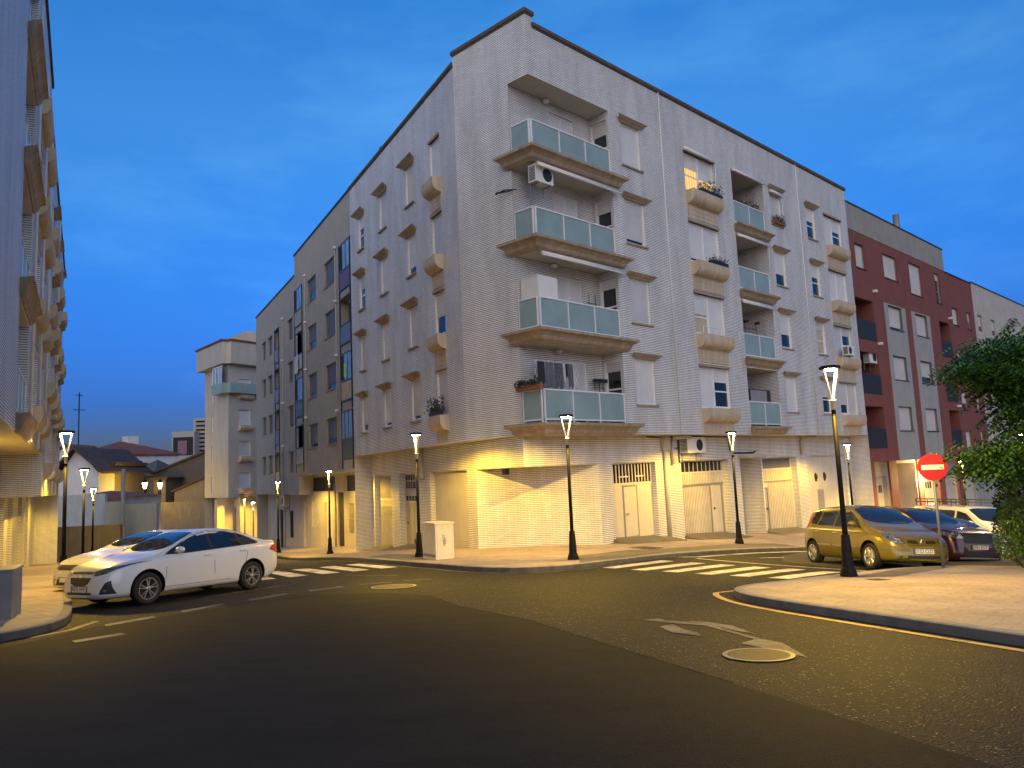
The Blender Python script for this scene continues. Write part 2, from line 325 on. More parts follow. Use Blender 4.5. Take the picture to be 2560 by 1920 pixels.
def window(parent, fr, u0, u1, z0, z1, op=(0.,), o=0., depth=.13, shut='shutter_white', frame='white_alu', glass='glass_dark', fw=.05, name='window', lit=False, rail=None):
    """roller-shutter window: op = open share below the shutter, one per leaf"""
    n = len(op); mb = MB(); w = (u1-u0)/n; y = o-depth
    if shut == 'shutter_white': shut = rng.choice(['shutter_white', 'shutter_white', 'shutter_cream', 'shutter_pale'])
    for x in (u0, u1-fw): fr.box(mb, x, x+fw, y-.06, y+.035, z0, z1)
    fr.box(mb, u0+fw, u1-fw, y-.06, y+.02, z1-fw, z1); fr.box(mb, u0+fw, u1-fw, y-.06, y+.02, z0, z0+fw)
    for i in range(1, n): fr.box(mb, u0+i*w-fw*.5, u0+i*w+fw*.5, y-.06, y+.03, z0+fw, z1-fw)
    for i, q in enumerate(op):
        a = u0+i*w+(fw if i == 0 else fw*.5); c = u0+(i+1)*w-(fw if i == n-1 else fw*.5); zs = z0+fw+(z1-z0-2*fw)*q
        if q > .02:
            fr.box(mb, a, a+.045, y-.05, y-.012, z0+fw, zs); fr.box(mb, c-.045, c, y-.05, y-.012, z0+fw, zs); fr.box(mb, a+.045, c-.045, y-.05, y-.012, z0+fw, z0+fw+.045)
            if q > .45:
                zz = rail if rail else z0+fw+.38*(z1-z0); fr.box(mb, a+.045, c-.045, y-.05, y-.012, zz, zz+.06)
    wo = mb.build(name, frame, parent)
    for i, q in enumerate(op):
        a = u0+i*w+(fw if i == 0 else fw*.5); c = u0+(i+1)*w-(fw if i == n-1 else fw*.5); zs = z0+fw+(z1-z0-2*fw)*q
        if q < .98: s = MB(); fr.box(s, a, c, y-.03, y-.008, zs, z1-fw); s.build('shutter', shut, wo)
        if q > .02: g = MB(); fr.box(g, a, c, y-.05, y-.035, z0+fw, zs); g.build('pane', glass, wo)
    return wo
def lintel_cap(parent, fr, u0, u1, z, o=0., mat='stone_trim', d=.2, fl=.3, h=.2):
    mb = MB(); fr.extr(mb, [(o-.02, z), (o+.03, z), (o+.06, z+.05), (o+.12, z+.09), (o+d-.03, z+h-.05), (o+d, z+h-.04), (o+d, z+h), (o-.02, z+h)], u0-.03, u1+.03, 0, fl/d*.9, fl/d*.9)
    return mb.build('lintel', mat, parent)
def sill(parent, fr, u0, u1, z, o=0., mat='stone_trim', d=.07, t=.06):
    mb = MB(); fr.box(mb, u0-.05, u1+.05, o-.1, o+d, z-t, z); return mb.build('window_sill', mat, parent)
def planter(parent, fr, u0, u1, zt, zb, o=0., mat='planter_concrete', d=.37):
    """moulded concrete flower trough with a rolled belly, on a flush panel that reaches the window below"""
    mb = MB(); pr = [(o-.1, zt), (o+d, zt), (o+d, zt-.24)]
    for k in range(1, 8):
        a = k/7*pi/2; pr.append((o+.04+(d-.04)*cos(a), zt-.24-.32*sin(a)))
    pr += [(o+.04, zt-.56), (o+.04, zt-.60), (o-.1, zt-.60)]
    fr.extr(mb, pr, u0, u1)
    po = mb.build('planter', mat, parent)
    if zb is not None:
        m2 = MB(); fr.box(m2, u0+.03, u1-.03, o-.1, o+.025, zb, zt-.603)
        for k in (.33, .66): zz = zb+(zt-.6-zb)*k; fr.box(m2, u0+.03, u1-.03, o+.025, o+.035, zz-.012, zz+.012)
        m2.build('planter_panel', mat, po)
    return po
# ------------------------------------------------------------------ sky and light
w = bpy.data.worlds.new('World'); SC.world = w; w.use_nodes = True; nt = w.node_tree
bg = nt.nodes['Background']
SUN_EL, SUN_AZ = radians(1.5), radians(180)       # the sun has just gone, behind the photographer's left shoulder
sk = nt.nodes.new('ShaderNodeTexSky'); sk.sky_type = 'NISHITA'; sk.sun_disc = False
sk.sun_elevation = SUN_EL; sk.sun_rotation = SUN_AZ; sk.altitude = 300; sk.air_density = 1.; sk.dust_density = .6; sk.ozone_density = 6.
tc = nt.nodes.new('ShaderNodeTexCoord'); mp = nt.nodes.new('ShaderNodeMapping'); mp.inputs['Scale'].default_value = (1, 1, 3.2); mp.inputs['Rotation'].default_value = (.15, .1, .5)
nt.links.new(tc.outputs['Generated'], mp.inputs[0])
nz = nt.nodes.new('ShaderNodeTexNoise'); nz.inputs['Scale'].default_value = 2.6; nz.inputs['Detail'].default_value = 7; nz.inputs['Roughness'].default_value = .58; nt.links.new(mp.outputs[0], nz.inputs['Vector'])
cl = ramp(nt, nz.outputs['Fac'], [(.50, (0, 0, 0)), (.76, (.5, .5, .5))])
grade = mixc(nt, 1., sk.outputs[0], SKY_TINT, 'MULTIPLY')
sx = nt.nodes.new('ShaderNodeSeparateXYZ'); nt.links.new(tc.outputs['Generated'], sx.inputs[0])
grade = mixc(nt, 1., grade, ramp(nt, sx.outputs[2], [(.0, (.24, .31, .82)), (.10, (.37, .39, .84)), (.42, (2.3, 1.04, .97)), (.62, (1, 1, 1))]), 'MULTIPLY')
bw = nt.nodes.new('ShaderNodeRGBToBW'); nt.links.new(grade, bw.inputs[0])
cc = nt.nodes.new('ShaderNodeMix'); cc.data_type = 'RGBA'; cc.blend_type = 'MULTIPLY'; cc.inputs[0].default_value = 1
nt.links.new(grade, cc.inputs[6]); cc.inputs[7].default_value = (3.0, 1.75, 1.2, 1)
fin = mixc(nt, cl, grade, cc.outputs[2])
nt.links.new(fin, bg.inputs['Color']); bg.inputs['Strength'].default_value = SKY_STRENGTH
sd = bpy.data.lights.new('dusk_glow', 'SUN'); sd.energy = SUN_E; sd.angle = radians(120); sd.color = SUN_COL
so = bpy.data.objects.new('dusk_glow', sd); COL.objects.link(so)
_el = radians(11); so.rotation_euler = Vector((-sin(radians(183))*cos(_el), -cos(radians(183))*cos(_el), -sin(_el))).to_track_quat('-Z', 'Y').to_euler()
vs_ = SC.view_settings; vs_.view_transform = 'Standard'; vs_.look = 'None'; vs_.exposure = EXPOSURE; vs_.gamma = 1; vs_.use_curve_mapping = False

# ------------------------------------------------------------------ ground, roads, pavements
def struct(o): return tag(o, kind='structure')
mb = MB(); k = 24; R_ = [0, 60, 140, 400, 1200, 2800]
for ri, r in enumerate(R_):
    for i in range(k):
        x, y = r*cos(2*pi*i/k), 30+r*sin(2*pi*i/k); mb.v.append((x, y, gz(x, y)-.25 if r < 200 else -9.5))
for ri in range(len(R_)-1):
    for i in range(k): mb.f.append((ri*k+i, ri*k+(i+1) % k, (ri+1)*k+(i+1) % k, (ri+1)*k+i)); mb.m.append(0)
mb.f = [f for f in mb.f if len(set(mb.v[i] for i in f)) > 2]; mb.m = [0]*len(mb.f)
struct(mb.build('ground', 'far_ground', smooth=True))
def clip_poly(poly, a, b):
    out = []
    for i in range(len(poly)):
        p, q = poly[i], poly[(i+1) % len(poly)]
        sp = (b[0]-a[0])*(p[1]-a[1])-(b[1]-a[1])*(p[0]-a[0]); sq = (b[0]-a[0])*(q[1]-a[1])-(b[1]-a[1])*(q[0]-a[0])
        if sp >= 0: out.append(p)
        if sp*sq < 0: t = sp/(sp-sq); out.append((p[0]+t*(q[0]-p[0]), p[1]+t*(q[1]-p[1])))
    return out
def area(p): return sum(p[i][0]*p[(i+1) % len(p)][1]-p[(i+1) % len(p)][0]*p[i][1] for i in range(len(p)))/2
def tris_of(poly):
    from mathutils.geometry import tessellate_polygon
    return [[poly[i] for i in t] for t in tessellate_polygon([[Vector((p[0], p[1], 0)) for p in poly]])]
def drape(mb, poly, dz, cell=1., m=0):
    """lay a plan outline on the terrain, cut along a grid so that it follows the slope"""
    for t in tris_of(poly):
        if area(t) < 0: t = t[::-1]
        x0, x1 = min(p[0] for p in t), max(p[0] for p in t); y0, y1 = min(p[1] for p in t), max(p[1] for p in t)
        for i in range(math.floor(x0/cell), math.ceil(x1/cell)):
            for j in range(math.floor(y0/cell), math.ceil(y1/cell)):
                q = [(i*cell, j*cell), ((i+1)*cell, j*cell), ((i+1)*cell, (j+1)*cell), (i*cell, (j+1)*cell)]
                for e in range(3):
                    q = clip_poly(q, t[e], t[(e+1) % 3])
                    if len(q) < 3: break
                if len(q) >= 3 and abs(area(q)) > 1e-6:
                    zs = gzv(np.array([p[0] for p in q]), np.array([p[1] for p in q]))
                    mb.add([(p[0], p[1], float(z)+dz) for p, z in zip(q, zs)], [tuple(range(len(q)))], m)
    return mb
def resample(pts, step):
    out = [pts[0]]
    for p, q in zip(pts, pts[1:]):
        L = math.dist(p, q); n = max(1, round(L/step)); out += [(p[0]+(q[0]-p[0])*i/n, p[1]+(q[1]-p[1])*i/n) for i in range(1, n+1)]
    return out
def smooth_line(pts, it=2):
    for _ in range(it):
        o = [pts[0]]
        for p, q in zip(pts, pts[1:]): o += [(p[0]*.75+q[0]*.25, p[1]*.75+q[1]*.25), (p[0]*.25+q[0]*.75, p[1]*.25+q[1]*.75)]
        pts = o+[pts[-1]]
    return pts
def offset_line(pts, d):
    out = []
    for i, p in enumerate(pts):
        a, b_ = pts[max(0, i-1)], pts[min(len(pts)-1, i+1)]; L = math.dist(a, b_) or 1
        out.append((p[0]-(b_[1]-a[1])/L*d, p[1]+(b_[0]-a[0])/L*d))
    return out
def ribbon(mb, pts, w_, dz, m=0, step=.6):
    pts = resample(pts, step); a, b_ = offset_line(pts, w_/2), offset_line(pts, -w_/2); n = len(pts)
    vs = [(p[0], p[1], gz(*p)+dz) for p in a]+[(p[0], p[1], gz(*p)+dz) for p in b_]
    return mb.add(vs, [(i, i+1, n+i+1, n+i) for i in range(n-1)], m)
KH = .13
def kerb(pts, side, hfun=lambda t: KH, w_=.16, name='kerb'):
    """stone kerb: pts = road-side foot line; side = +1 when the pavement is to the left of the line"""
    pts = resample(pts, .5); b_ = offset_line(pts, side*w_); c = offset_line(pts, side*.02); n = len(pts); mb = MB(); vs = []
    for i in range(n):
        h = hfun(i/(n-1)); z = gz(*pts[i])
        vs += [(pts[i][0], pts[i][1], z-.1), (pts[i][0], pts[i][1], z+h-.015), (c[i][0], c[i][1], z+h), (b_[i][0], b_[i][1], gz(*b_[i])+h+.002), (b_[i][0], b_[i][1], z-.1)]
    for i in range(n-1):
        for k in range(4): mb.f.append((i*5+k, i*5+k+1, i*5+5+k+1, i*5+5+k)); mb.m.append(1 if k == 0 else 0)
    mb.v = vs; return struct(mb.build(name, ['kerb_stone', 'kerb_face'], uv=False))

mb = MB(); drape(mb, [(-48, -10), (50, -10), (50, 100), (-48, 100)], 0, 1.0); struct(mb.build('road', 'asphalt', smooth=True, uv=False))

tR, tL, tK = .8068, -.4995, -.8114
C = Vector((.9734, 24.)); dR, dL, dK = d2(tR), d2(tL), d2(tK)
nR = Vector((-dR.y, dR.x)); nL = Vector((dL.y, -dL.x)); nK = Vector((dK.y, -dK.x))     # inward normals
K = C+3.651*dK; Lend = K+13.30*dL; Rend = C+25.28*dR
FR = Fr(C, dR, -nR); FK = Fr(C, dK, -nK); FL = Fr(K, dL, -nL)
FRl = Fr(C+1.0*nR, dR, -nR); FLl = Fr(K+.85*nL, dL, -nL)
def xy(v): return (v.x, v.y)
def fp(fr, u, o=0): p = fr.P(u, o, 0); return (p[0], p[1])

# pavement round the white corner building
kc = [(-28.5, 70.3), (-14.3, 43.6), (-10.6, 36.4), (-7.4, 30.4), (-5.0, 26.3), (-3.75, 24.3), (-3.1, 23.2), (-2.3, 22.15), (-1.5, 21.0), (-.75, 20.25), (-.1, 19.95), (.5, 19.95), (1.1, 20.15), (1.6, 20.5), (2.6, 21.5), (4.4, 23.2), (5.5, 24.1), (7.85, 26.1), (10.2, 27.9), (19, 36.2), (36, 52.5), (52, 68)]
kc = smooth_line(kc, 1)
gbl = [fp(FLl, u, .02) for u in (60, 40, 13.4)]; gbr = [fp(FRl, u, .02) for u in (25.4, 45, 72)]
inner = [fp(FLl, 62, -2.), fp(FLl, 13, -2.), (.3, 30.), fp(FRl, 25, -2), fp(FRl, 72, -2.)]
def offs_in(pts): return offset_line(pts, .155)
mb = MB(); drape(mb, offs_in(kc)+inner[::-1], KH, 1.2); struct(mb.build('pavement', 'sidewalk_tile', uv=False))
# dropped kerbs at the crossings (in shares of the line)
def hC(t):
    return KH
kerb(kc, 1, hC)
mb = MB(); drape(mb, [(-5.4, 27.4), (-4.9, 28.6), (-3.3, 26.6), (-2.85, 24.2), (-3.4, 23.97)], KH+.006, .6); drape(mb, [(1.75, 23.0), (3.4, 24.6), (4.9, 25.25), (4.45, 23.55), (2.6, 21.75), (1.6, 20.75)], KH+.006, .6)
drape(mb, [(4.9, 25.25), (7.2, 27.3), (9.6, 29.2), (10.2, 28.2), (7.9, 26.4), (5.5, 24.4), (4.45, 23.55)], KH+.006, .6)
struct(mb.build('pavement_ramp', 'ramp_concrete', uv=False))
# the plaza pavement at the right
kr = [(15.5, 23.4), (11.5, 19.9), (7.86, 17.0), (6.0, 15.55), (4.35, 14.45), (3.95, 14.1), (3.72, 13.7), (3.66, 13.2), (3.7, 12.7), (3.95, 11.8), (4.74, 9.8), (5.31, 8.4), (6.4, 5.8), (8.5, .8), (10, -4)]
kr = smooth_line(kr, 1)
mb = MB(); drape(mb, offset_line(kr, .155)+[(34, -4), (34, 23.4)], KH, 1.2); struct(mb.build('plaza_pavement', 'sidewalk_tile', uv=False))
kerb(kr, 1, name='plaza_kerb')
mb = MB(); drape(mb, [(6.5, 15.15), (8.15, 16.9), (9.35, 18.0), (10.1, 18.1), (9.0, 16.75), (7.2, 15.0)], KH+.006, .6); struct(mb.build('plaza_ramp', 'ramp_concrete', uv=False))
# pavement on the left
kl = [(-11.5, 4), (-8.6, 9.6), (-7.95, 11.2), (-7.72, 11.8), (-7.62, 12.3), (-7.64, 12.8), (-7.9, 13.6), (-8.6, 14.9), (-9.3, 16.1), (-11., 18.9), (-15, 25.6), (-22.2, 38.5), (-40, 70)]
kl = smooth_line(kl, 1)
mb = MB(); drape(mb, offset_line(kl, .155)+[(-48, 70), (-30, 4)], KH, 1.2); struct(mb.build('left_pavement', 'sidewalk_tile', uv=False))
kerb(kl, 1, name='left_kerb')
mb = MB(); drape(mb, [(-1.9, 15.6), (-1.1, 13.6), (.1, 11.6), (.9, 9.6), (1.9, 7.2), (3.0, 4.4), (3.3, -4), (-10.8, -4), (-10.8, 4.2), (-8.15, 9.2), (-7.25, 11.4), (-7.15, 12.6), (-6.2, 14.3), (-4.4, 16.6), (-3.0, 16.3)], .003, .6); struct(mb.build('asphalt_patch', 'asphalt_smooth', uv=False))
# painted markings: thin sheets
mb = MB()
for q in ([(-5.8, 25.75), (-5.40, 26.0), (-3.67, 23.35), (-4.11, 23.05)], [(-6.55, 25.25), (-6.12, 25.5), (-4.42, 22.8), (-4.86, 22.5)], [(-7.3, 24.7), (-6.85, 24.95), (-5.17, 22.3), (-5.62, 22.02)], [(-8.0, 24.15), (-7.6, 24.4), (-5.93, 21.72), (-6.37, 21.42)], [(-8.7, 23.6), (-8.3, 23.9), (-6.64, 21.1), (-7.08, 20.8)],
          [(2.17, 20.5), (2.46, 20.15), (4.4, 22.1), (4.1, 22.45)], [(2.8, 19.7), (3.13, 19.35), (5.1, 21.33), (4.8, 21.68)], [(3.46, 19.02), (3.78, 18.68), (5.73, 20.62), (5.42, 20.96)], [(4.08, 18.25), (4.4, 17.9), (6.4, 19.8), (6.1, 20.2)], [(4.7, 17.53), (5.03, 17.18), (7.0, 19.05), (6.72, 19.45)], [(5.33, 16.8), (5.66, 16.46), (7.5, 18.1), (7.2, 18.5)], [(5.95, 16.15), (6.2, 15.86), (7.95, 17.25), (7.7, 17.55)]):
    drape(mb, q, .006, .6)
struct(mb.build('zebra_crossing', 'paint_white', uv=False))
mb = MB(); ribbon(mb, [(5.25, 23.05), (6.4, 21.4), (7.67, 19.6), (8.66, 17.75)], .14, .006); ribbon(mb, [(4.77, 23.55), (5.45, 23.62), (7.78, 25.7), (10.3, 27.75), (19, 36)], .2, .005); ribbon(mb, [(7.3, 23.6), (8.8, 24.65)], .12, .006)
struct(mb.build('stop_line', 'paint_white', uv=False))
mb = MB(); ribbon(mb, offset_line(kc[3:30], -.22), .1, .005); ribbon(mb, [(-7.52, 11.9), (-7.3, 12.6), (-7.42, 13.6)], .12, .005)
for ln in ([(-4.74, 21.0), (-4.0, 20.62), (-3.2, 20.5)], [(-3.81, 18.34), (-3.08, 18.6)], [(-2.85, 18.78), (-2.17, 18.98)], [(-6.9, 16.95), (-5.59, 19.3)]): ribbon(mb, ln, .1, .006)
struct(mb.build('edge_line', 'paint_worn', uv=False))
mb = MB()
for q in ([(-7.01, 13.09), (-6.86, 12.87), (-6.44, 13.75), (-6.63, 14.0)], [(-6.38, 14.57), (-6.22, 14.31), (-5.83, 15.38), (-6.0, 15.6)], [(-6.59, 11.42), (-6.43, 11.23), (-6.0, 11.84), (-6.17, 12.0)]): drape(mb, q, .006, .6)
struct(mb.build('lane_dash', 'paint_worn', uv=False))
mb = MB()
for q in ([(-5.67, 16.14), (-5.51, 15.82), (-5.01, 16.78), (-5.17, 17.02)], [(-4.81, 17.49), (-4.63, 17.17), (-4.03, 17.85), (-4.22, 18.13)]): drape(mb, q, .006, .6)
struct(mb.build('worn_dash', 'paint_faint', uv=False))
mb = MB(); ribbon(mb, [(7.75, 16.85), (6.04, 15.72), (4.53, 14.75), (3.55, 14.2)], .1, .006, step=.3)
ribbon(mb, smooth_line([(3.55, 14.2), (3.44, 13.84), (3.42, 12.95), (3.62, 12.0), (4.16, 10.6), (4.72, 9.2), (5.35, 7.7), (7.6, 2.2)], 2), .11, .0065, step=.3)
struct(mb.build('yellow_line', 'paint_yellow', uv=False))
mb = MB()
drape(mb, [(1.72, 11.2), (2.03, 10.82), (2.27, 10.66), (2.45, 10.46), (2.75, 9.35), (2.52, 9.12), (2.95, 8.18), (2.98, 9.05), (2.83, 9.36), (2.55, 10.5), (2.3, 10.85), (2.05, 11.05), (1.95, 11.3)], .006, .5)
drape(mb, [(2.3, 10.95), (2.56, 10.78), (2.78, 10.4), (2.88, 9.7), (2.70, 10.0), (2.62, 10.32), (2.45, 10.58)], .0065, .5); drape(mb, [(1.84, 10.55), (1.9, 10.05), (2.2, 9.68), (2.22, 9.95), (2.1, 10.25), (2.05, 10.7)], .0065, .5)
struct(mb.build('road_arrow', 'paint_worn', uv=False))
mb = MB(); ribbon(mb, [(-1.9, 15.6), (-1.1, 13.6), (.1, 11.6), (.9, 9.6), (1.9, 7.2)], .018, .004); ribbon(mb, [(-2.9, 13.6), (-1.3, 13.9)], .014, .004); struct(mb.build('tar_seam', 'tar', uv=False))
def cover(x, y, r, name, label, mat='iron_cover', sq=None, h=0.):
    mb = MB()
    if sq: drape(mb, sq, h+.008, .4); return tag(mb.build(name, mat, uv=False), label, 'cover')
    n = 28; ring = [(x+r*cos(2*pi*i/n), y+r*sin(2*pi*i/n)) for i in range(n)]; drape(mb, ring, .012, .5)
    o = tag(mb.build(name, mat, uv=False), label, 'manhole')
    m2 = MB(); ribbon(m2, [(x+(r+.02)*cos(2*pi*i/40), y+(r+.02)*sin(2*pi*i/40)) for i in range(41)], .05, .014, step=.1); m2.build('rim', 'steel', o, uv=False)
    return o
cover(2.5, 8.4, .33, 'manhole_cover', 'round iron manhole cover over the tip of the painted arrow')
cover(-2.85, 17.45, .46, 'manhole_cover', 'round glinting manhole cover in the road in front of the tall cream cabinet')
cover(0, 0, 0, 'hatch_cover', 'dark square hatch cover set in the paving beside the nearest lamp on the plaza', 'iron_dark', [(6.42, 14.62), (6.72, 14.66), (6.85, 14.35), (6.52, 14.28)], KH)
cover(0, 0, 0, 'hatch_cover', 'dark rectangular hatch cover in the paving below the double steel door', 'iron_dark', [(3.6, 25.5), (4.2, 26.05), (4.75, 25.45), (4.25, 24.85)], KH+.004)
# ------------------------------------------------------------------ the white brick corner building
FLO = 3.02
Z0, ZR, ZK = 1.186, 15.02, 15.42
A = empty('apartment_building', (C.x, C.y, -2.8), 0, 'white brick corner apartment block with glass balconies and yellow lit garages below', 'building')
def lev(k, z): return z+FLO*k
WB, WT = 2.25, 3.93                                      # sill and head of the first floor windows
colR = [(4.88, 6.09, 1, 'lint'), (9.08, 11.38, 2, 'plant'), (16.31, 17.42, 1, 'lint'), (20.13, 21.17, 1, 'lint'), (22.18, 24.38, 2, 'plant')]
colL = [(1.47, 2.48, 1, 'plant'), (4.22, 5.2, 1, 'lint'), (7.66, 8.64, 1, 'lint'), (11.02, 11.95, 1, 'lint')]
opR = {(0, 2): (.09,), (1, 1): None, (1, 3): (.62, .45), (1, 2): (.08, .08), (1, 1): (.5, .0), (1, 0): (0, .66), (2, 2): (.35,), (2, 1): (.4,), (3, 3): (.58,), (3, 2): (.6,), (3, 1): (.76,), (3, 0): (.5,), (4, 3): (0, .58), (4, 2): (0, 0), (4, 1): (0, .75), (4, 0): (.3, 0)}
opL = {(0, 1): (.42,), (0, 0): (.0,), (1, 2): (.18,), (1, 0): (.1,), (2, 0): (.09,), (2, 3): (.05,), (3, 3): (.64,), (3, 2): (.62,), (3, 0): (.2,)}
LOG = (12.85, 15.67)                                     # loggia bay
holesR = [(u0, u1, lev(k, WB), lev(k, WT)) for u0, u1, n, t in colR for k in range(4)]
holesR += [(LOG[0], LOG[1], lev(k, 1.57), lev(k, 4.12), 0) for k in range(4)]
RECU, RECK = 4.2, .93
holesR += [(-.01, RECU, lev(k, 1.52), lev(k, 4.15), 0) for k in range(4)]
holesK = [(-.01, RECK, lev(k, 1.52), lev(k, 4.15), 0) for k in range(4)]
holesL = [(u0, u1, lev(k, WB), lev(k, WT)) for u0, u1, n, t in colL for k in range(4)]
mb = MB()
FR.wall(mb, 0, 0, 25.28, Z0, ZR, holesR); FK.wall(mb, 0, 0, 3.651, Z0, ZK, holesK); FL.wall(mb, 0, 0, 13.30, Z0, ZR, holesL)
# raised parapet over the cut corner and its returns
FK.wall(mb, -.35, 0, 3.651, 14.5, ZK); FK.side(mb, 0, -.35, 0, 14.9, ZK); FK.side(mb, 3.651, -.35, 0, 14.9, ZK)
# hidden sides
bR = Rend+11*nR; bL = Lend+11*nL
ctr = C+11*nR+9*dR
def vquad(p, q, z0, z1): mb.add([(p.x, p.y, z0), (q.x, q.y, z0), (q.x, q.y, z1), (p.x, p.y, z1)], [(0, 1, 2, 3)])
vquad(Rend, bR, -4.5, ZR); vquad(Lend, bL, -5, ZR); vquad(bR, ctr+4*nR, -5, ZR); vquad(bL, ctr+4*nR, -5, ZR)
# ground floor band and piers
ZB = .17
uG_R, uG_L = -.009, -2.512
openL = [(1.9, 5.53, -6, ZB, .22), (6.9, 9.25, -6, ZB, .28), (10.33, 12.85, -6, ZB, .28)]
openR = [(4.44, 7.1, -6, ZB, .25), (8.83, 12.43, -6, ZB, .35), (13.42, 15.3, -6, ZB, .0), (15.4, 18.8, -6, ZB, .35), (19.95, 24.45, -6, ZB, .15)]
FLl.wall(mb, 0, uG_L, 13.35, ZB, Z0); FLl.wall(mb, 0, 1.1, 13.35, -6, ZB, openL)
FRl.wall(mb, 0, uG_R, 25.4, ZB, Z0); FRl.wall(mb, 0, 3.705, 25.4, -6, ZB, openR)
pa, pb = FLl.P(1.1, 0, 0), FRl.P(3.705, 0, 0)
mb.add([(pa[0], pa[1], -5), (pb[0], pb[1], -5), (pb[0], pb[1], ZB), (pa[0], pa[1], ZB)], [(0, 1, 2, 3)])
# the recessed entrance in the right hand ground floor
FRl.side(mb, 13.42, 0, -1.1, -6, ZB); FRl.side(mb, 15.3, 0, -1.1, -6, ZB); FRl.quad(mb, 13.42, 15.3, -1.1, -6, ZB)
FRl.side(mb, 25.4, 0, -2, -6, Z0)
# recessed corner rooms behind the balconies
DR = .97
doorU = (2.02, 3.33)
for k in range(4):
    z0, z1 = lev(k, 1.52), lev(k, 4.15)
    FR.wall(mb, -DR, 0, 4.2, z0, z1, [(doorU[0], doorU[1], z0+.05, z1-.35, .1)])
    FR.wall(mb, -2.3, LOG[0], LOG[1], lev(k, 1.57), lev(k, 4.12), [(13.3, 14.3, lev(k, 1.6), lev(k, 3.75), .1)])
    FR.side(mb, LOG[0], 0, -2.3, lev(k, 1.57), lev(k, 4.12)); FR.side(mb, LOG[1], 0, -2.3, lev(k, 1.57), lev(k, 4.12))
    s = MB(); FS = Fr(FR.P(4.2, 0, 0)[:2], nR, -dR)
    FS.wall(mb, 0, 0, DR, z0, z1, [(.12, .9, z0+.55, z1-.3, .1)])
    window(A, FS, .12, .9, z0+.55, z1-.3, op=[(.8,), (.82,), (.74,), (.72,)][k], depth=.08)
    window(A, Fr(FR.P(0, -DR, 0)[:2], dR, -nR), doorU[0], doorU[1], z0+.05, z1-.35, op=[(.34, .34), (0, 0), (0, 0), (.0, 0)][k], depth=.08)
    window(A, Fr(FR.P(0, -2.3, 0)[:2], dR, -nR), 13.3, 14.3, lev(k, 1.6), lev(k, 3.75), op=(.9,), depth=.08)
mb.build('wall', 'white_brick', A)
# plaster: soffits, ceilings and floors of the balconies
g = C+1.0*nR; G = Vector(FRl.P(uG_R, 0, 0)[:2])
def flatpoly(pts, z, m=0): mb.add([(p[0], p[1], z) for p in pts], [tuple(range(len(pts)))], m)
def slab_part(nm, pts, z, par=A, mat='soffit_plaster'): m_ = MB(); m_.add([(p[0], p[1], z) for p in pts], [tuple(range(len(pts)))]); return m_.build(nm, mat, par)
def rect(fr, u0, u1, o0, o1): return [fr.P(u0, o0, 0)[:2], fr.P(u1, o0, 0)[:2], fr.P(u1, o1, 0)[:2], fr.P(u0, o1, 0)[:2]]
mb = MB(); flatpoly([xy(K), xy(Lend), FLl.P(13.35, -.02, 0)[:2], xy(G)], Z0); flatpoly([xy(K), xy(G), xy(C)], Z0); flatpoly([xy(C), xy(G), FRl.P(25.4, -.02, 0)[:2], xy(Rend)], Z0); mb.build('soffit', 'soffit_plaster', A)
slab_part('corner_soffit', [pa[:2], xy(G), pb[:2]], ZB); slab_part('entrance_ceiling', rect(FRl, 13.42, 15.3, -1.1, 0), ZB)
for k in range(4):
    q = [FR.P(0, 0, 0)[:2], FR.P(4.2, 0, 0)[:2], FR.P(4.2, -DR, 0)[:2], FR.P(0, -DR, 0)[:2]]
    slab_part('balcony_ceiling', q, lev(k, 4.15)); slab_part('balcony_floor', q, lev(k, 1.52))
    slab_part('balcony_ceiling', rect(FR, LOG[0], LOG[1], 0, -2.3), lev(k, 4.12)); slab_part('balcony_floor', rect(FR, LOG[0], LOG[1], 0, -2.3), lev(k, 1.57))
# plastered bays of the ground floor
mb = MB(); FLl.quad(mb, 1.9, 5.53, -.22, -6, ZB); mb.build('plaster_bay', 'soffit_plaster', A); mb = MB(); FRl.quad(mb, 19.95, 24.45, -.15, -6, ZB); mb.build('plaster_bay', 'soffit_plaster', A)
mb = MB(); flatpoly([xy(C), xy(Rend), xy(bR), xy(ctr+4*nR), xy(bL), xy(Lend), xy(K)], 14.5); mb.build('roof', 'roof_gravel', A)
# copings
mb = MB(); FR.box(mb, .30, 25.36, -.3, .07, ZR, ZR+.13); FR.box(mb, .30, 25.33, -.25, .04, ZR-.05, ZR); FL.box(mb, .0, 13.36, -.3, .07, ZR, ZR+.13); FL.box(mb, .0, 13.33, -.25, .04, ZR-.05, ZR)
FK.box(mb, -.06, 3.71, -.42, .07, ZK, ZK+.13); FK.box(mb, -.03, 3.68, -.38, .04, ZK-.05, ZK)
mb.build('coping', 'coping_stone', A)
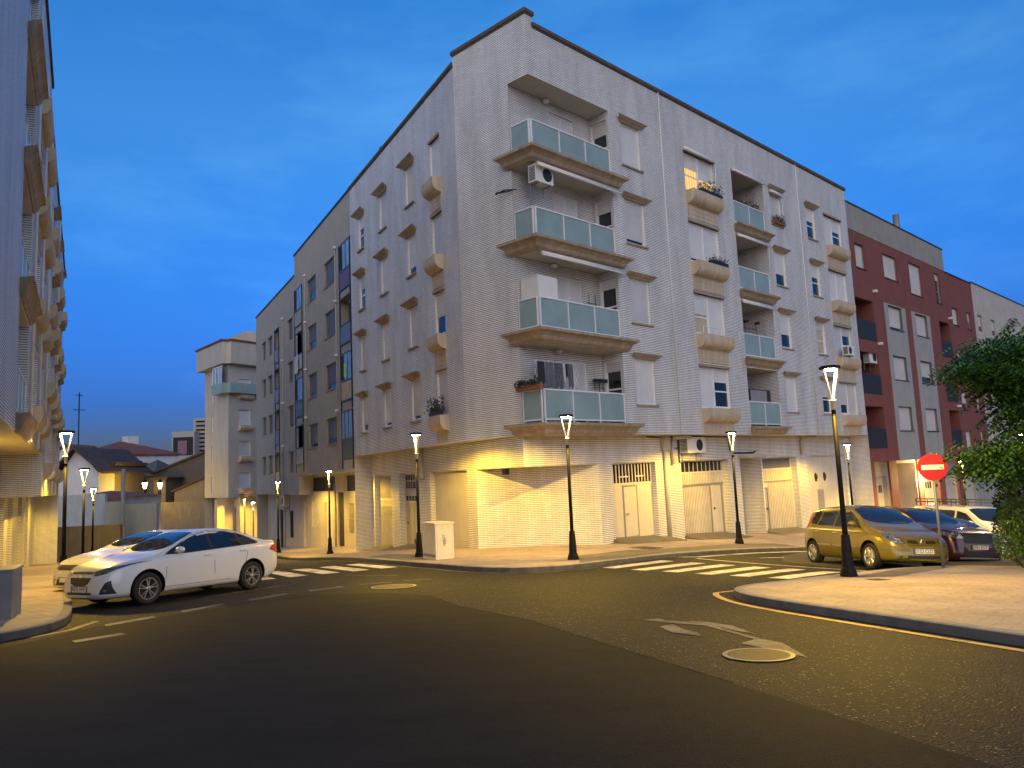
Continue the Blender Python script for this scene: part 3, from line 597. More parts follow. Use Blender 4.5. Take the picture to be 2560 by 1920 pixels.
# windows, caps, sills, planters
for ci, (u0, u1, n, t) in enumerate(colR):
    for k in range(4):
        op = opR.get((ci, k)) or (0.,)*n
        lit = (ci, k) == (1, 3)
        window(A, FR, u0, u1, lev(k, WB), lev(k, WT), op, depth=.1, glass='room_light' if lit else ('curtain' if (ci, k) in ((1, 1), (3, 1)) else 'glass_dark'))
        if t == 'lint':
            lintel_cap(A, FR, u0, u1, lev(k, WT)); sill(A, FR, u0, u1, lev(k, WB))
        else:
            planter(A, FR, u0-.0, u1+.05, lev(k, WB)-.04, lev(k-1, 4.1) if k else Z0+.02)
            m2 = MB(); FR.box(m2, u0-.02, u1+.02, -.1, .06, lev(k, WT), lev(k, WT)+.1); m2.build('lintel', 'stone_trim', A)
for ci, (u0, u1, n, t) in enumerate(colL):
    for k in range(4):
        op = opL.get((ci, k)) or (0.,)*n
        window(A, FL, u0, u1, lev(k, WB), lev(k, WT), op, depth=.08)
        if t == 'lint':
            lintel_cap(A, FL, u0, u1, lev(k, WT), d=.28, fl=.36, h=.24); sill(A, FL, u0, u1, lev(k, WB), d=.09)
        else:
            planter(A, FL, u0-.06, u1+.06, lev(k, WB)-.04, lev(k-1, 4.1) if k else Z0+.02)
            m2 = MB(); FL.box(m2, u0-.02, u1+.02, -.1, .06, lev(k, WT), lev(k, WT)+.1); m2.build('lintel', 'stone_trim', A)
def rail_frame(mb, fr, u0, u1, o, z0, z1, n, posts=True):
    fr.box(mb, u0, u1, o-.03, o+.03, z1-.05, z1); fr.box(mb, u0, u1, o-.025, o+.025, z0+.10, z0+.15)
    for i in range(n+1):
        u = u0+(u1-u0)*i/n; uu = min(max(u-.02, u0), u1-.04); fr.box(mb, uu, uu+.04, o-.024, o+.024, z0, z1-.05)
# corner balconies
def mitre(o): return C-nR*o-nK*o       # dK is near enough square to dR
cor_prof = [(-.02, -.42), (.06, -.42), (.10, -.38), (.16, -.34), (.20, -.27), (.20, -.23), (.27, -.15), (.36, -.10), (.40, -.09), (.40, 0), (-.02, 0)]
for k in range(4):
    zt = lev(k, 1.52)
    B_ = MB(); n = len(cor_prof); vs = []
    for o, z in cor_prof: p = FK.P(RECK+.1+max(o, 0)*.95, o, 0); vs.append((p[0], p[1], zt+z))
    for o, z in cor_prof:
        a = np.array([[dR.x, -dK.x], [dR.y, -dK.y]]); r = (C-nK*o)-(C-nR*o); s_ = np.linalg.solve(a, np.array([r.x, r.y])); q = C-nR*o+dR*float(s_[0]); vs.append((q.x, q.y, zt+z))
    for o, z in cor_prof: p = FR.P(RECU+.12+max(o, 0)*1.0, o, 0); vs.append((p[0], p[1], zt+z))
    fs = []
    for j in range(2): fs += [(j*n+i, j*n+(i+1) % n, (j+1)*n+(i+1) % n, (j+1)*n+i) for i in range(n)]
    fs += [tuple(range(n)), tuple(range(2*n, 3*n))[::-1]]
    B_.add(vs, fs); bo = B_.build('balcony', 'stone_trim', A)
    r = MB(); zr0, zr1 = zt+.0, zt+1.11
    rail_frame(r, FR, .10, 4.2, -.06, zr0, zr1, 3); rail_frame(r, FK, .10, .95, -.06, zr0, zr1, 1)
    r.build('railing', 'white_alu', bo)
    for i in range(3):
        g_ = MB(); u0 = .10+4.1/3*i; FR.box(g_, u0+.045, u0+4.1/3-.045, -.066, -.054, zr0+.16, zr1-.06); g_.build('glass_panel', 'glass_frosted', bo)
    g_ = MB(); FK.box(g_, .15, .90, -.066, -.054, zr0+.16, zr1-.06); g_.build('glass_panel', 'glass_frosted', bo)
    cl_ = MB(); p = FR.P(1.75, -DR+.12, lev(k, 4.15)); cl_.lathe([(.10, -.02), (.13, -.06), (.12, -.12), (.05, -.17)], 12, 0, p); cl_.build('ceiling_light', 'white_plastic', bo, smooth=True)
# loggias
for k in range(4):
    zt = lev(k, 1.53)
    B_ = MB(); FR.extr(B_, [(o*.85, zt+z*.85) for o, z in cor_prof], LOG[0]-.02, LOG[1]+.02, 0, .75, .75); bo = B_.build('balcony', 'stone_trim', A)
    r = MB(); rail_frame(r, FR, LOG[0]+.01, LOG[1]-.01, -.04, zt, zt+1.12, 2); r.build('railing', 'white_alu', bo)
    for i in range(2):
        w_ = (LOG[1]-LOG[0]-.02)/2; g_ = MB(); u0 = LOG[0]+.01+w_*i; FR.box(g_, u0+.045, u0+w_-.045, -.046, -.034, zt+.16, zt+1.06); g_.build('glass_panel', 'glass_frosted', bo)
# ground floor doors
def strips(mb, fr, u0, u1, o, z0, z1, n, w_=.05, d=.03, m=0):
    for i in range(n+1): u = u0+(u1-u0-w_)*i/n; fr.box(mb, u, u+w_, o, o+d, z0, z1, m)
# (left) two tall doors
zg = lambda fr, u: gz(*fp(fr, u))+KH
def door_thing(fr, u0, u1, o, zlow, ztop, mat, trans, transmat, lab=None):
    mb = MB(); fr.box(mb, u0, u1, o-.05, o, zlow-.4, trans); d = mb.build('garage_door', mat, A)
    f = MB()
    for a in (u0, u1-.06): fr.box(f, a, a+.06, o-.03, o+.02, zlow-.3, ztop)
    fr.box(f, u0+.06, u1-.06, o-.03, o+.02, trans-.04, trans+.04); fr.box(f, u0+.06, u1-.06, o-.03, o+.02, ztop-.06, ztop)
    f.build('door_frame', 'door_panel', d)
    t = MB(); fr.box(t, u0+.06, u1-.06, o-.05, o-.03, trans+.04, ztop-.06); t.build('transom', transmat, d)
    return d
zl = zg(FLl, 11.6)
d = door_thing(FLl, 10.33, 12.85, -.28, zl, ZB, 'door_ribbed_cream', -1.02, 'opening_dark')
m2 = MB(); strips(m2, FLl, 10.4, 12.8, -.28, -.97, ZB-.06, 15, .055, .03); strips(m2, FLl, 10.45, 12.8, -.275, -1.28, -1.07, 12, .05, .02); m2.build('grille', 'door_panel', d)
m2 = MB(); strips(m2, FLl, 10.5, 12.75, -.28, zl+.1, -1.32, 15, .03, .022); m2.build('door_ribs', 'pipe_grey', d)
m2 = MB(); FLl.box(m2, 10.9, 12.5, -.255, -.245, -1.72, -1.36); m2.build('notice', 'panel_grey', d)
m2 = MB(); FLl.box(m2, 10.45, 10.5, -.27, -.2, zl+1.0, zl+1.15); FLl.box(m2, 11.6, 11.62, -.278, -.27, zl+.05, -1.35); m2.build('handle', 'dark_frame', d)
zl = zg(FLl, 8.1)
d = door_thing(FLl, 6.9, 9.25, -.28, zl, ZB, 'door_yellowish', -1.1, 'glass_dark')
m2 = MB(); FLl.box(m2, 6.96, 9.19, -.28, -.26, -.84, -.5); FLl.box(m2, 6.96, 9.19, -.275, -.255, -.2, -.14); strips(m2, FLl, 6.97, 9.15, -.28, -.45, ZB-.07, 7, .04, .025); strips(m2, FLl, 6.97, 9.15, -.28, -1.05, -.85, 6, .04, .025); m2.build('grille', 'pipe_grey', d)
m2 = MB(); FLl.box(m2, 8.16, 8.18, -.282, -.276, zl+.02, -1.15); FLl.box(m2, 8.85, 8.95, -.27, -.22, zl+1.05, zl+1.1); FLl.box(m2, 8.1, 8.14, -.27, -.24, zl+.2, zl+.4); m2.build('handle', 'dark_frame', d)
# plaster bay foot strip and lamp fitting under the chamfer
m2 = MB(); FLl.box(m2, 1.92, 5.5, -.22, -.20, -3.1, zg(FLl, 3.5)+.3); m2.build('base_strip', 'pale_plaster', A)
# (right) steel double door with glazed light above
zl = zg(FRl, 5.7)
d = door_thing(FRl, 4.44, 7.1, -.22, zl+.12, ZB+.02, 'door_panel', -.60, 'glass_dark')
m2 = MB(); strips(m2, FRl, 4.5, 7.05, -.22, -.55, ZB-.04, 13, .045, .03); FRl.box(m2, 5.05, 5.6, -.22, -.18, -.36, -.31); FRl.box(m2, 6.1, 6.55, -.22, -.18, -.36, -.31); m2.build('grille', 'door_panel', d)
m2 = MB(); FRl.box(m2, 5.3, 6.05, -.225, -.195, zl+.2, -.72); m2.build('wicket_door', 'door_panel', d)
m2 = MB()
for a in (5.25, 6.05): FRl.box(m2, a, a+.05, -.22, -.185, zl+.12, -.66)
FRl.box(m2, 5.3, 6.05, -.22, -.185, -.72, -.66); FRl.box(m2, 5.3, 6.05, -.22, -.185, zl+.12, zl+.2); FRl.box(m2, 5.38, 5.5, -.195, -.14, zl+1.0, zl+1.05); FRl.box(m2, 4.5, 7.04, -.22, -.2, zl+.05, zl+.14); m2.build('wicket_frame', 'grey_alu', d)
# wide garage door
zl = zg(FRl, 10.6)
d = door_thing(FRl, 8.83, 12.43, -.33, zl+.05, ZB+.01, 'door_ribbed_fine', -.33, 'glass_dark')
m2 = MB(); strips(m2, FRl, 8.9, 12.4, -.33, -.29, ZB-.06, 11, .035, .03); m2.build('grille', 'pipe_grey', d)
_g = d
m2 = MB(); FRl.box(m2, 8.9, 12.38, -.33, -.28, -.88, -.80); FRl.box(m2, 11.3, 11.36, -.33, -.29, zl+.1, -.86); FRl.box(m2, 12.2, 12.3, -.33, -.29, zl+.1, -.86); FRl.box(m2, 8.88, 12.38, -.33, -.28, zl-.05, zl+.1); m2.build('door_rail', 'grey_alu', d)
m2 = MB(); FRl.box(m2, 11.45, 12.15, -.33, -.305, zl+.15, -.93); m2.build('wicket_door', 'door_ribbed_fine', d)
m2 = MB(); FRl.box(m2, 11.5, 11.56, -.305, -.25, zl+1.1, zl+1.18); m2.build('handle', 'dark_frame', d)
zl = zg(FRl, 17.)
d = door_thing(FRl, 15.4, 18.8, -.33, zl+.05, ZB+.01, 'door_ribbed_cream', ZB-.55, 'shutter_grey')
m2 = MB(); FRl.box(m2, 15.46, 18.74, -.33, -.28, -.98, -.92); FRl.box(m2, 16.2, 16.26, -.33, -.29, zl+.1, -1.22); FRl.box(m2, 15.5, 16.26, -.33, -.29, -1.26, -1.22); FRl.box(m2, 15.46, 18.74, -.33, -.29, zl-.05, zl+.1); m2.build('door_rail', 'grey_alu', d)
m2 = MB(); FRl.box(m2, 16.05, 16.12, -.3, -.26, zl+1.1, zl+1.2); m2.build('handle', 'dark_frame', d)
m2 = MB(); FRl.box(m2, 21.1, 21.78, -.15, -.13, -6, -1.55); m2.build('meter_hatch', 'panel_grey', A)
for a in (20.9, 21.9): m2 = MB(); FRl.box(m2, a, a+.12, -.15, -.03, -1.0, -.8); FRl.box(m2, a+.03, a+.07, -.15, -.05, -1.12, -.7); m2.build('wall_bracket', 'dark_frame', A)
m2 = MB(); FRl.box(m2, 13.3, 14.95, .0, .5, .2, .34); m2.build('entrance_canopy', 'tan_plaster', A)
def ribs(d_i, fr, u0, u1, o, z0, z1, n):
    m_ = MB()
    for i in range(n): u = u0+(u1-u0)*(i+.5)/n; fr.box(m_, u-.014, u+.014, o, o+.022, z0, z1)
    m_.build('door_ribs', 'pipe_grey', d_i)
ribs(_g, FRl, 8.95, 11.28, -.33, zl+.12, -.9, 20); ribs(_g, FRl, 8.95, 12.35, -.33, -.78, -.36, 28); ribs(d, FRl, 16.3, 18.7, -.33, zl+.12, -1.0, 15); ribs(d, FRl, 15.5, 16.18, -.33, zl+.12, -1.28, 4); ribs(d, FRl, 15.5, 18.7, -.33, -.9, ZB-.58, 20)
# loading ramps in front of the doors
m2 = MB(); 
for fr, u0, u1 in ((FRl, 4.35, 7.6), (FRl, 8.8, 12.5), (FRl, 15.4, 18.8), (FLl, 6.8, 9.3), (FLl, 10.3, 12.9)):
    za, zb = gz(*fp(fr, u0, .9))+KH, gz(*fp(fr, u1, .9))+KH
    m2.add([fr.P(u0, -.3, za+.2), fr.P(u1, -.3, zb+.2), fr.P(u1+.15, .85, zb+.012), fr.P(u0-.15, .85, za+.012)], [(0, 1, 2, 3)]); m2.add([fr.P(u0, -.3, za+.2), fr.P(u0, -.3, za-.3), fr.P(u0-.15, .85, za+.012)], [(0, 1, 2)]); m2.add([fr.P(u1, -.3, zb+.2), fr.P(u1, -.3, zb-.3), fr.P(u1+.15, .85, zb+.012)], [(0, 1, 2)])
struct(m2.build('door_ramp', 'ramp_concrete'))
# pipes and cables
def pipe(parent, pts, r, mat, name='drainpipe'):
    mb = MB(); mb.tube(pts, r, 8); o = mb.build(name, mat, parent, smooth=True, uv=False)
    return o
for u in (7.5, 19.3): pipe(A, [FR.P(u, .03, ZR-.02), FR.P(u, .03, Z0+.02)], .024, 'pipe_white')
zl = zg(FRl, 7.7)
pipe(A, [FRl.P(7.68, .07, .62), FRl.P(7.68, .07, zl)], .075, 'pipe_grey'); pipe(A, [FRl.P(8.9, .5, Z0-.07), FRl.P(8.25, .12, Z0-.1), FRl.P(8.2, .1, Z0-.35), FRl.P(8.2, .1, .05)], .085, 'pipe_grey')
m2 = MB(); FRl.box(m2, 7.5, 7.98, .0, .16, .6, 1.15); m2.build('meter_box', 'tan_plaster', A)
pipe(A, [FRl.P(20., .5, Z0-.07), FRl.P(19.35, .12, Z0-.1), FRl.P(19.3, .1, Z0-.3), FRl.P(19.3, .1, .25)], .08, 'pipe_grey')
pipe(A, [FRl.P(6.6, .03, Z0-.04), FRl.P(7.6, .03, Z0-.08), FRl.P(8.6, .03, Z0-.03), FRl.P(12.6, .03, Z0-.05)], .018, 'cable_black', 'cable')
pipe(A, [FRl.P(12.55, .03, Z0-.05), FRl.P(12.6, .03, .55), FRl.P(12.9, .03, .42), FRl.P(14.6, .05, .42), FRl.P(14.75, .06, .5)], .03, 'cable_black', 'cable')
pipe(A, [FRl.P(8.0, .03, .75), FRl.P(8.45, .03, .65), FRl.P(8.75, .03, .7)], .02, 'cable_black', 'cable'); pipe(A, [FRl.P(8.7, .03, 1.1), FRl.P(8.7, .03, .2), FRl.P(8.68, .05, .1)], .03, 'cable_black', 'cable')
pipe(A, [FLl.P(6.25, .08, Z0), FLl.P(6.25, .08, ZB+.1), FLl.P(6.15, .1, -.1)], .1, 'pipe_grey')
m2 = MB(); p = FLl.P(.6, -.15, ZB); m2.tube([FLl.P(.95, -.2, ZB-.02), FLl.P(.5, -.3, ZB-.07), FLl.P(.0, -.45, ZB-.03)], .012, 6); FLl.box(m2, -.35, -.1, -.6, -.45, ZB-.22, ZB-.02); m2.build('spotlight_fitting', 'dark_frame', A)
# chimneys
def chimney(fr, u, o, z0, z1, w_=.75, parent=A):
    mb = MB(); fr.box(mb, u, u+w_, o-w_, o, z0, z1); c = mb.build('chimney', 'white_brick', parent)
    m2 = MB()
    for a in (0, w_-.1):
        for e in (0, w_-.1): fr.box(m2, u+a, u+a+.1, o-e-.1, o-e, z1, z1+.22)
    m2.build('chimney_vent', 'white_brick', c); m3 = MB(); fr.box(m3, u-.1, u+w_+.1, o-w_-.1, o+.1, z1+.22, z1+.3); m3.build('chimney_cap', 'coping_stone', c)
chimney(FR, 7.55, -1.5, 14.5, 16.05); chimney(FR, 14.2, -2.2, 14.5, 15.55, .5); chimney(FR, 18.4, -1.4, 14.5, 15.85, .95); chimney(FR, 16.6, -2.4, 14.5, 15.35, .5); chimney(FL, 3.6, -1.3, 14.5, 15.55, .35)
m2 = MB(); m2.tube([FL.P(9.2, -.3, 15.1), FL.P(9.2, -.3, 15.75)], .02, 6); m2.tube([FL.P(9.2, -.3, 15.7), FL.P(8.7, -.3, 15.6)], .015, 6); m2.tube([FL.P(9.2, -.3, 15.5), FL.P(8.9, -.3, 15.4)], .012, 6); m2.build('antenna', 'dark_frame', A)

# ------------------------------------------------------------------ things on the corner building
def aircon(fr, u, o, z, w_=.82, h=.58, d=.32, label='', fan_side=1, group='air conditioning units on the facades'):
    p = fr.P(u+w_/2, o, z); t = empty('air_conditioner', p, 0, label, 'air conditioner', group)
    mb = MB(); fr.box(mb, u, u+w_, o+.06, o+.06+d, z+.06, z+.06+h); mb.build('casing', 'white_plastic', t)
    fu = u+w_*(.66 if fan_side > 0 else .34); g = MB(); n = 20; r = h*.38
    c_ = Vector(fr.P(fu, o+.065+d, z+.06+h/2)); tx = Vector((fr.d.x, fr.d.y, 0)); nx = Vector((fr.n.x, fr.n.y, 0)); zz = Vector((0, 0, 1))
    g.add([c_+r*(cos(2*pi*i/n)*tx+sin(2*pi*i/n)*zz) for i in range(n)]+[c_+nx*.012+r*.9*(cos(2*pi*i/n)*tx+sin(2*pi*i/n)*zz) for i in range(n)], [(i, (i+1) % n, n+(i+1) % n, n+i) for i in range(n)]+[tuple(range(n, 2*n))]); g.build('fan_grille', 'black_plastic', t)
    s = MB()
    for i in range(9): zz_ = z+.12+i*(h-.12)/9; fr.box(s, u-.006, u, o+.1, o+.03+d, zz_, zz_+.03)
    s.build('vent_slots', 'black_plastic', t)
    for a in (.12, w_-.16): b_ = MB(); fr.box(b_, u+a, u+a+.04, o, o+.08+d, z, z+.05); fr.box(b_, u+a, u+a+.04, o, o+.04, z-.3, z); b_.build('bracket', 'grey_alu', t)
    return t
aircon(FRl, 8.78, 0, .42, 1.3, .62, .36, label='large air conditioner hung over the wide garage door')
_fb = Fr(FR.P(0, -DR, 0)[:2], dR, -nR)
aircon(Fr(FR.P(0, 0, 0)[:2], dR, -nR), .1, -.35, 9.45, .85, .6, .34, label='air conditioner under the topmost corner balcony')
aircon(FR, 22.6, .12, 5.28, .75, .5, .3, label='small air conditioner before a white window at the far end of the white facade', fan_side=-1)
m2 = MB()
for j in range(7):
    a = FK.P(.75, -.02, 9.42); e = FK.P(1.5-.08*rng.random(), .25, 9.35+.12*rng.random()); m2.tube([a, FK.P(1.1, .12+.1*rng.random(), 9.38+.1*rng.random()), e], .012, 5)
tag(m2.build('wire_bundle', 'cable_black', uv=False), 'tangle of dark wires poking out beside the topmost air conditioner', 'wires')
def awning(fr, u0, u1, o, z, label, arms=True):
    t = empty('rolled_awning', fr.P((u0+u1)/2, o, z), 0, label, 'awning', 'rolled up awnings on the white facade')
    mb = MB(); mb.tube([fr.P(u0, o, z), fr.P(u1, o, z)], .065, 10); mb.build('roll', 'white_plastic', t, smooth=True, uv=False)
    m2 = MB(); fr.box(m2, u0, u1, o+.02, o+.1, z-.1, z-.07); m2.build('front_bar', 'white_alu', t)
    if arms:
        m3 = MB(); m3.tube([fr.P(u1-.02, o, z-.05), fr.P(u1-.02, o+.02, z-.5), fr.P(u1-.02, o-.03, z-1.1)], .018, 6); m3.build('arm', 'white_alu', t, uv=False)
    return t
awning(FR, .1, 4.35, .16, lev(2, 4.02), 'long white rolled awning under the topmost corner balcony slab', False)
awning(FR, .1, 4.35, .16, lev(1, 4.02), 'long white rolled awning under the corner balcony slab second from top', False)
awning(FR, 9.05, 11.4, .08, lev(3, 4.02), 'white rolled awning above the lit window')
for k, nm in ((3, 'topmost'), (2, 'second from top'), (1, 'third from top')): awning(FR, 12.87, 15.65, .08, lev(k, 4.05), 'white rolled awning at the head of the %s two-panel loggia' % nm)
awning(FR, 16.3, 17.45, .07, lev(3, 3.86), 'narrow white rolled awning over the window with a red flower box')
def blob_leaves(mb, c, ext, n, size, mats=1, up=.3):
    for _ in range(n):
        p = Vector((c[0]+rng.gauss(0, ext[0]), c[1]+rng.gauss(0, ext[1]), c[2]+rng.gauss(0, ext[2])))
        a = Vector((rng.gauss(0, 1), rng.gauss(0, 1), rng.gauss(0, 1))).normalized(); b_ = a.orthogonal().normalized(); s = size*(.6+.8*rng.random())
        mb.add([p-a*s*.5, p+b_*s*.35, p+a*s*.5, p-b_*s*.35], [(0, 1, 2, 3)], rng.randrange(mats))
def flowers(fr, u0, u1, o, z, label, dens=90, h=.14, fl='flower_red', leaf='leaf_dark', box='terracotta', flf=.35, group='flower boxes on the balconies'):
    t = empty('flower_box', fr.P((u0+u1)/2, o, z), 0, label, 'flower box', group)
    mb = MB(); fr.box(mb, u0, u1, o-.09, o+.09, z, z+.15); mb.build('trough', box, t)
    l = MB(); f = MB(); n = int(dens*(u1-u0))
    for i in range(n):
        u = u0+(u1-u0)*rng.random(); p = fr.P(u, o+rng.gauss(0, .1), z+.16+abs(rng.gauss(0, h)))
        blob_leaves(l, p, (.05, .05, .05), 3, .09)
        if rng.random() < flf: blob_leaves(f, fr.P(u, o+rng.gauss(.03, .1), z+.2+abs(rng.gauss(0, h*1.1))), (.03, .03, .03), 4, .06)
    l.build('foliage', leaf, t, uv=False)
    if flf: f.build('blossoms', fl, t, uv=False)
    return t
flowers(FR, 9.7, 11.4, .25, lev(3, 2.22), 'trough of dark red geraniums under the lit window', 60, .16, box='dark_frame')
flowers(FR, 10.1, 11.4, .27, lev(2, 2.22), 'trough of low greenery on the planter below the lit window', 45, .06, flf=.12, leaf='leaf_grey', box='dark_frame')
flowers(FR, 16.35, 17.4, .1, lev(3, 2.25), 'short box of red flowers on the sill beside the topmost loggia', 80, .13)
flowers(FR, 13.2, 15.5, -.25, lev(3, 2.55), 'wide box of shrubby flowers behind the topmost loggia rail', 60, .2, flf=.25, fl='flower_pink', leaf='leaf_grey')
flowers(FK, .0, 1.05, .05, lev(0, 2.62), 'terracotta trough of straggly plants on the lowest corner balcony rail', 110, .09, flf=0, leaf='leaf_grey')
flowers(FL, 1.5, 2.45, .28, lev(0, 2.22), 'dark trough of spiky plants on the lowest planter of the side facade', 110, .2, flf=0, leaf='leaf_grey', box='dark_frame')
# laundry rack on the lowest corner balcony
t = empty('drying_rack', FR.P(.9, -.3, lev(0, 2.6)), 0, 'folding rack of dark drying laundry on the lowest corner balcony', 'drying rack')
mb = MB()
for o in (-.25, -.35, -.45): mb.tube([FR.P(-.05, o, lev(0, 3.55)), FR.P(2.0, o, lev(0, 3.55))], .012, 5)
for u in (0, .28, 1.65, 1.92): mb.tube([FR.P(u, -.3, lev(0, 3.55)), FR.P(u+.18, -.32, lev(0, 3.2)), FR.P(u-.05, -.34, lev(0, 2.75))], .012, 5); mb.tube([FR.P(u+.2, -.3, lev(0, 3.55)), FR.P(u, -.32, lev(0, 3.2)), FR.P(u+.2, -.34, lev(0, 2.75))], .012, 5)
mb.build('frame', 'white_alu', t, uv=False)
for (u0, u1, h, mt) in ((.05, .38, .8, 'cloth_dark'), (.42, .8, .85, 'cloth_grey'), (.83, 1.25, .95, 'cloth_pattern'), (1.28, 1.36, .7, 'cloth_white'), (1.38, 1.55, .55, 'cloth_dark'), (1.5, 1.75, .9, 'cloth_grey')):
    mb = MB(); nn = 7
    for i in range(nn):
        u = u0+(u1-u0)*i/(nn-1); mb.v += [FR.P(u, -.25+.015*sin(i*2.2), lev(0, 3.56)), FR.P(u, -.25+.03*sin(i*2.2+.5), lev(0, 3.56)-h*(.92+.08*sin(i*1.7)))]
    for i in range(nn-1): mb.f.append((2*i, 2*i+1, 2*i+3, 2*i+2)); mb.m.append(0)
    mb.build('laundry', mt, t, smooth=True)
# white storage cupboard, screens and odds and ends on balconies
t = empty('balcony_cupboard', FR.P(.6, -.4, lev(1, 1.52)), 0, 'plain white cupboard rising over the corner balcony rail', 'cupboard')
mb = MB(); FR.box(mb, .12, 1.05, -.90, -.10, lev(1, 1.54), lev(1, 3.32)); mb.build('body', 'white_plastic', t); mb = MB(); FR.box(mb, .1, 1.02, -.88, -.10, lev(1, 3.32), lev(1, 3.35)); mb.build('lid', 'white_alu', t)
t = empty('folded_screen', FR.P(14.6, -.6, lev(0, 1.57)), 0, 'dark grey cabinet standing behind the lowest two-panel loggia rail', 'cabinet')
mb = MB(); FR.box(mb, 13.6, 15.45, -.75, -.35, lev(0, 1.58), lev(0, 3.25)); mb.build('body', 'glass_smoked', t); mb = MB(); FR.box(mb, 13.65, 15.1, -.35, -.34, lev(0, 1.8), lev(0, 3.2)); mb.build('front_panel', 'panel_grey', t)
t = empty('storage_cupboard', FR.P(13.2, -.8, lev(2, 1.57)), 0, 'white cupboard and board in the loggia second from top', 'cupboard')
mb = MB(); FR.box(mb, 12.9, 13.35, -.9, -.3, lev(2, 1.58), lev(2, 3.55)); mb.build('body', 'white_plastic', t); mb = MB(); mb.hexa([FR.P(14.0, -1.2, lev(2, 1.6)), FR.P(14.9, -1.2, lev(2, 1.6)), FR.P(14.9, -1.15, lev(2, 1.6)), FR.P(14.0, -1.15, lev(2, 1.6)), FR.P(14.0, -1.3, lev(2, 3.2)), FR.P(14.9, -1.3, lev(2, 3.3)), FR.P(14.9, -1.25, lev(2, 3.3)), FR.P(14.0, -1.25, lev(2, 3.2))]); mb.build('board', 'white_plastic', t)
def rack(fr, us, o, z0, z1, label, dots=False):
    mb = MB()
    for u in us: mb.tube([fr.P(u, o, z0), fr.P(u+.02, o, z1)], .014, 5)
    for z in (z0+.3*(z1-z0), z0+.8*(z1-z0)): mb.tube([fr.P(us[0]-.1, o, z), fr.P(us[-1]+.1, o, z)], .012, 5)
    if dots:
        for u in us: mb.lathe([(.02, 0), (.12, .02), (.14, .12), (.05, .16)], 8, 0, fr.P(u, o+.08, z1-.15))
    return tag(mb.build('plant_stand', 'dark_frame', uv=False), label, 'stand', 'stands inside the balconies')
rack(FR, [3.5, 3.85], -.85, lev(1, 1.6), lev(1, 3.3), 'thin black metal poles leaning inside the corner balcony with the white cupboard')
rack(FR, [3.5, 3.75, 3.95], -.8, lev(0, 1.6), lev(0, 3.2), 'black plant stand against the brick of the lowest corner balcony', True)
rack(FR, [13.2, 13.9, 14.9], -.5, lev(1, 1.6), lev(1, 3.4), 'stand of pots and baskets in the loggia third from top', True)
mb = MB(); mb.tube([FR.P(9.15, .3, lev(1, 2.5)), FR.P(11.95, .3, lev(1, 2.5))], .02, 6)
for u in (9.15, 10.5, 11.95): mb.tube([FR.P(u, .3, lev(1, 2.2)), FR.P(u, .3, lev(1, 2.5))], .018, 6)
tag(mb.build('clothes_rail', 'white_alu', uv=False), 'thin white rail along the third planter below the lit window', 'rail')
# ------------------------------------------------------------------ grey plastered block down the left street
B = empty('apartment_block', FL.P(27, 0, -4.5), 0, 'grey plastered apartment block with dark framed bays and coloured panels beside the white brick one', 'building')
U0, U1, US = 13.36, 40.5, 26.3
FB = Fr(FL.P(0, -.03, 0)[:2], dL, -nL)
zTop = [12.45, 9.5, 6.5, 3.45]; hw = 1.46
winB = [(16.45, 18.7), (20.65, 22.85)]; winB2 = [(27.0, 28.65), (33.9, 35.6), (36.45, 38.0)]; winN = (30.25, 30.85)
bays = [(13.45, 15.5, 0.), (24.1, 26.25, .05), (31.35, 32.8, -1.37)]
holes = [(a, b_, z-hw, z) for a, b_ in winB for z in zTop]+[(a, b_, z-hw-1.37, z-1.37) for a, b_ in winB2+[winN] for z in zTop]
holes += [(a, b_, z-1.35+dz, z+.12+dz, .5) for a, b_, dz in bays for z in zTop]
mb = MB()
FB.wall(mb, 0, U0, 25.6, .42, 15.05, [h for h in holes if h[0] < 25.5], .17); FB.wall(mb, 0, 25.6, US, -.83, 15.05, [], .17); FB.wall(mb, 0, US, U1, -.83, 13.68, [h for h in holes if h[0] > US], .17)
for a, b_, z0, z1 in ((U0, U1, -6.5, 0),): pass
def bside(u, o0, o1, z0, z1): FB.side(mb, u, o0, o1, z0, z1)
bside(US, 0, -10, 13.6, 15.05); bside(U1, 0, -10, -6.5, 13.68); bside(25.6, 0, -.85, -.83, .42); bside(U0, 0, -.85, .42, 1.1)
FB.quad(mb, U0, U1, -10, -6, 13.6)
mb.build('wall', 'grey_plaster', B)
slab_part('soffit', rect(FB, U0, 25.6, 0, -1.2), .42, B); slab_part('soffit', rect(FB, 25.6, U1, 0, -1.2), -.83, B); slab_part('roof', rect(FB, U0, US, 0, -10), 14.6, B, 'roof_gravel'); slab_part('roof', rect(FB, US, U1, 0, -10), 13.3, B, 'roof_gravel')
mb = MB(); FB.box(mb, U0, US+.04, -.3, .06, 15.05, 15.15); FB.box(mb, US+.04, U1+.04, -.3, .06, 13.68, 13.78); mb.build('coping', 'dark_frame', B)
o1 = [.12, .0, .2, .22]; o2 = [.5, .3, .18, .16]
for wi, (a, b_) in enumerate(winB):
    for k, z in enumerate(zTop): window(B, FB, a, b_, z-hw, z, ((o1, o2)[wi][k],), depth=.12, shut='shutter_grey', frame='grey_alu'); sill(B, FB, a, b_, z-hw, mat='grey_alu', d=.05, t=.04)
for wi, (a, b_) in enumerate(winB2+[winN]):
    for k, z in enumerate(zTop): window(B, FB, a, b_, z-hw-1.37, z-1.37, ([.1, .0, .1, .0][(k+wi) % 4] if wi < 3 else 0,), depth=.15, shut='shutter_grey', frame='grey_alu')
panels = [['panel_purple', 'panel_blue', 'panel_yellow', 'panel_green'], ['grey_plaster', 'panel_white', 'panel_teal', 'panel_grey'], ['panel_grey', 'panel_grey', 'panel_blue', 'panel_grey']]
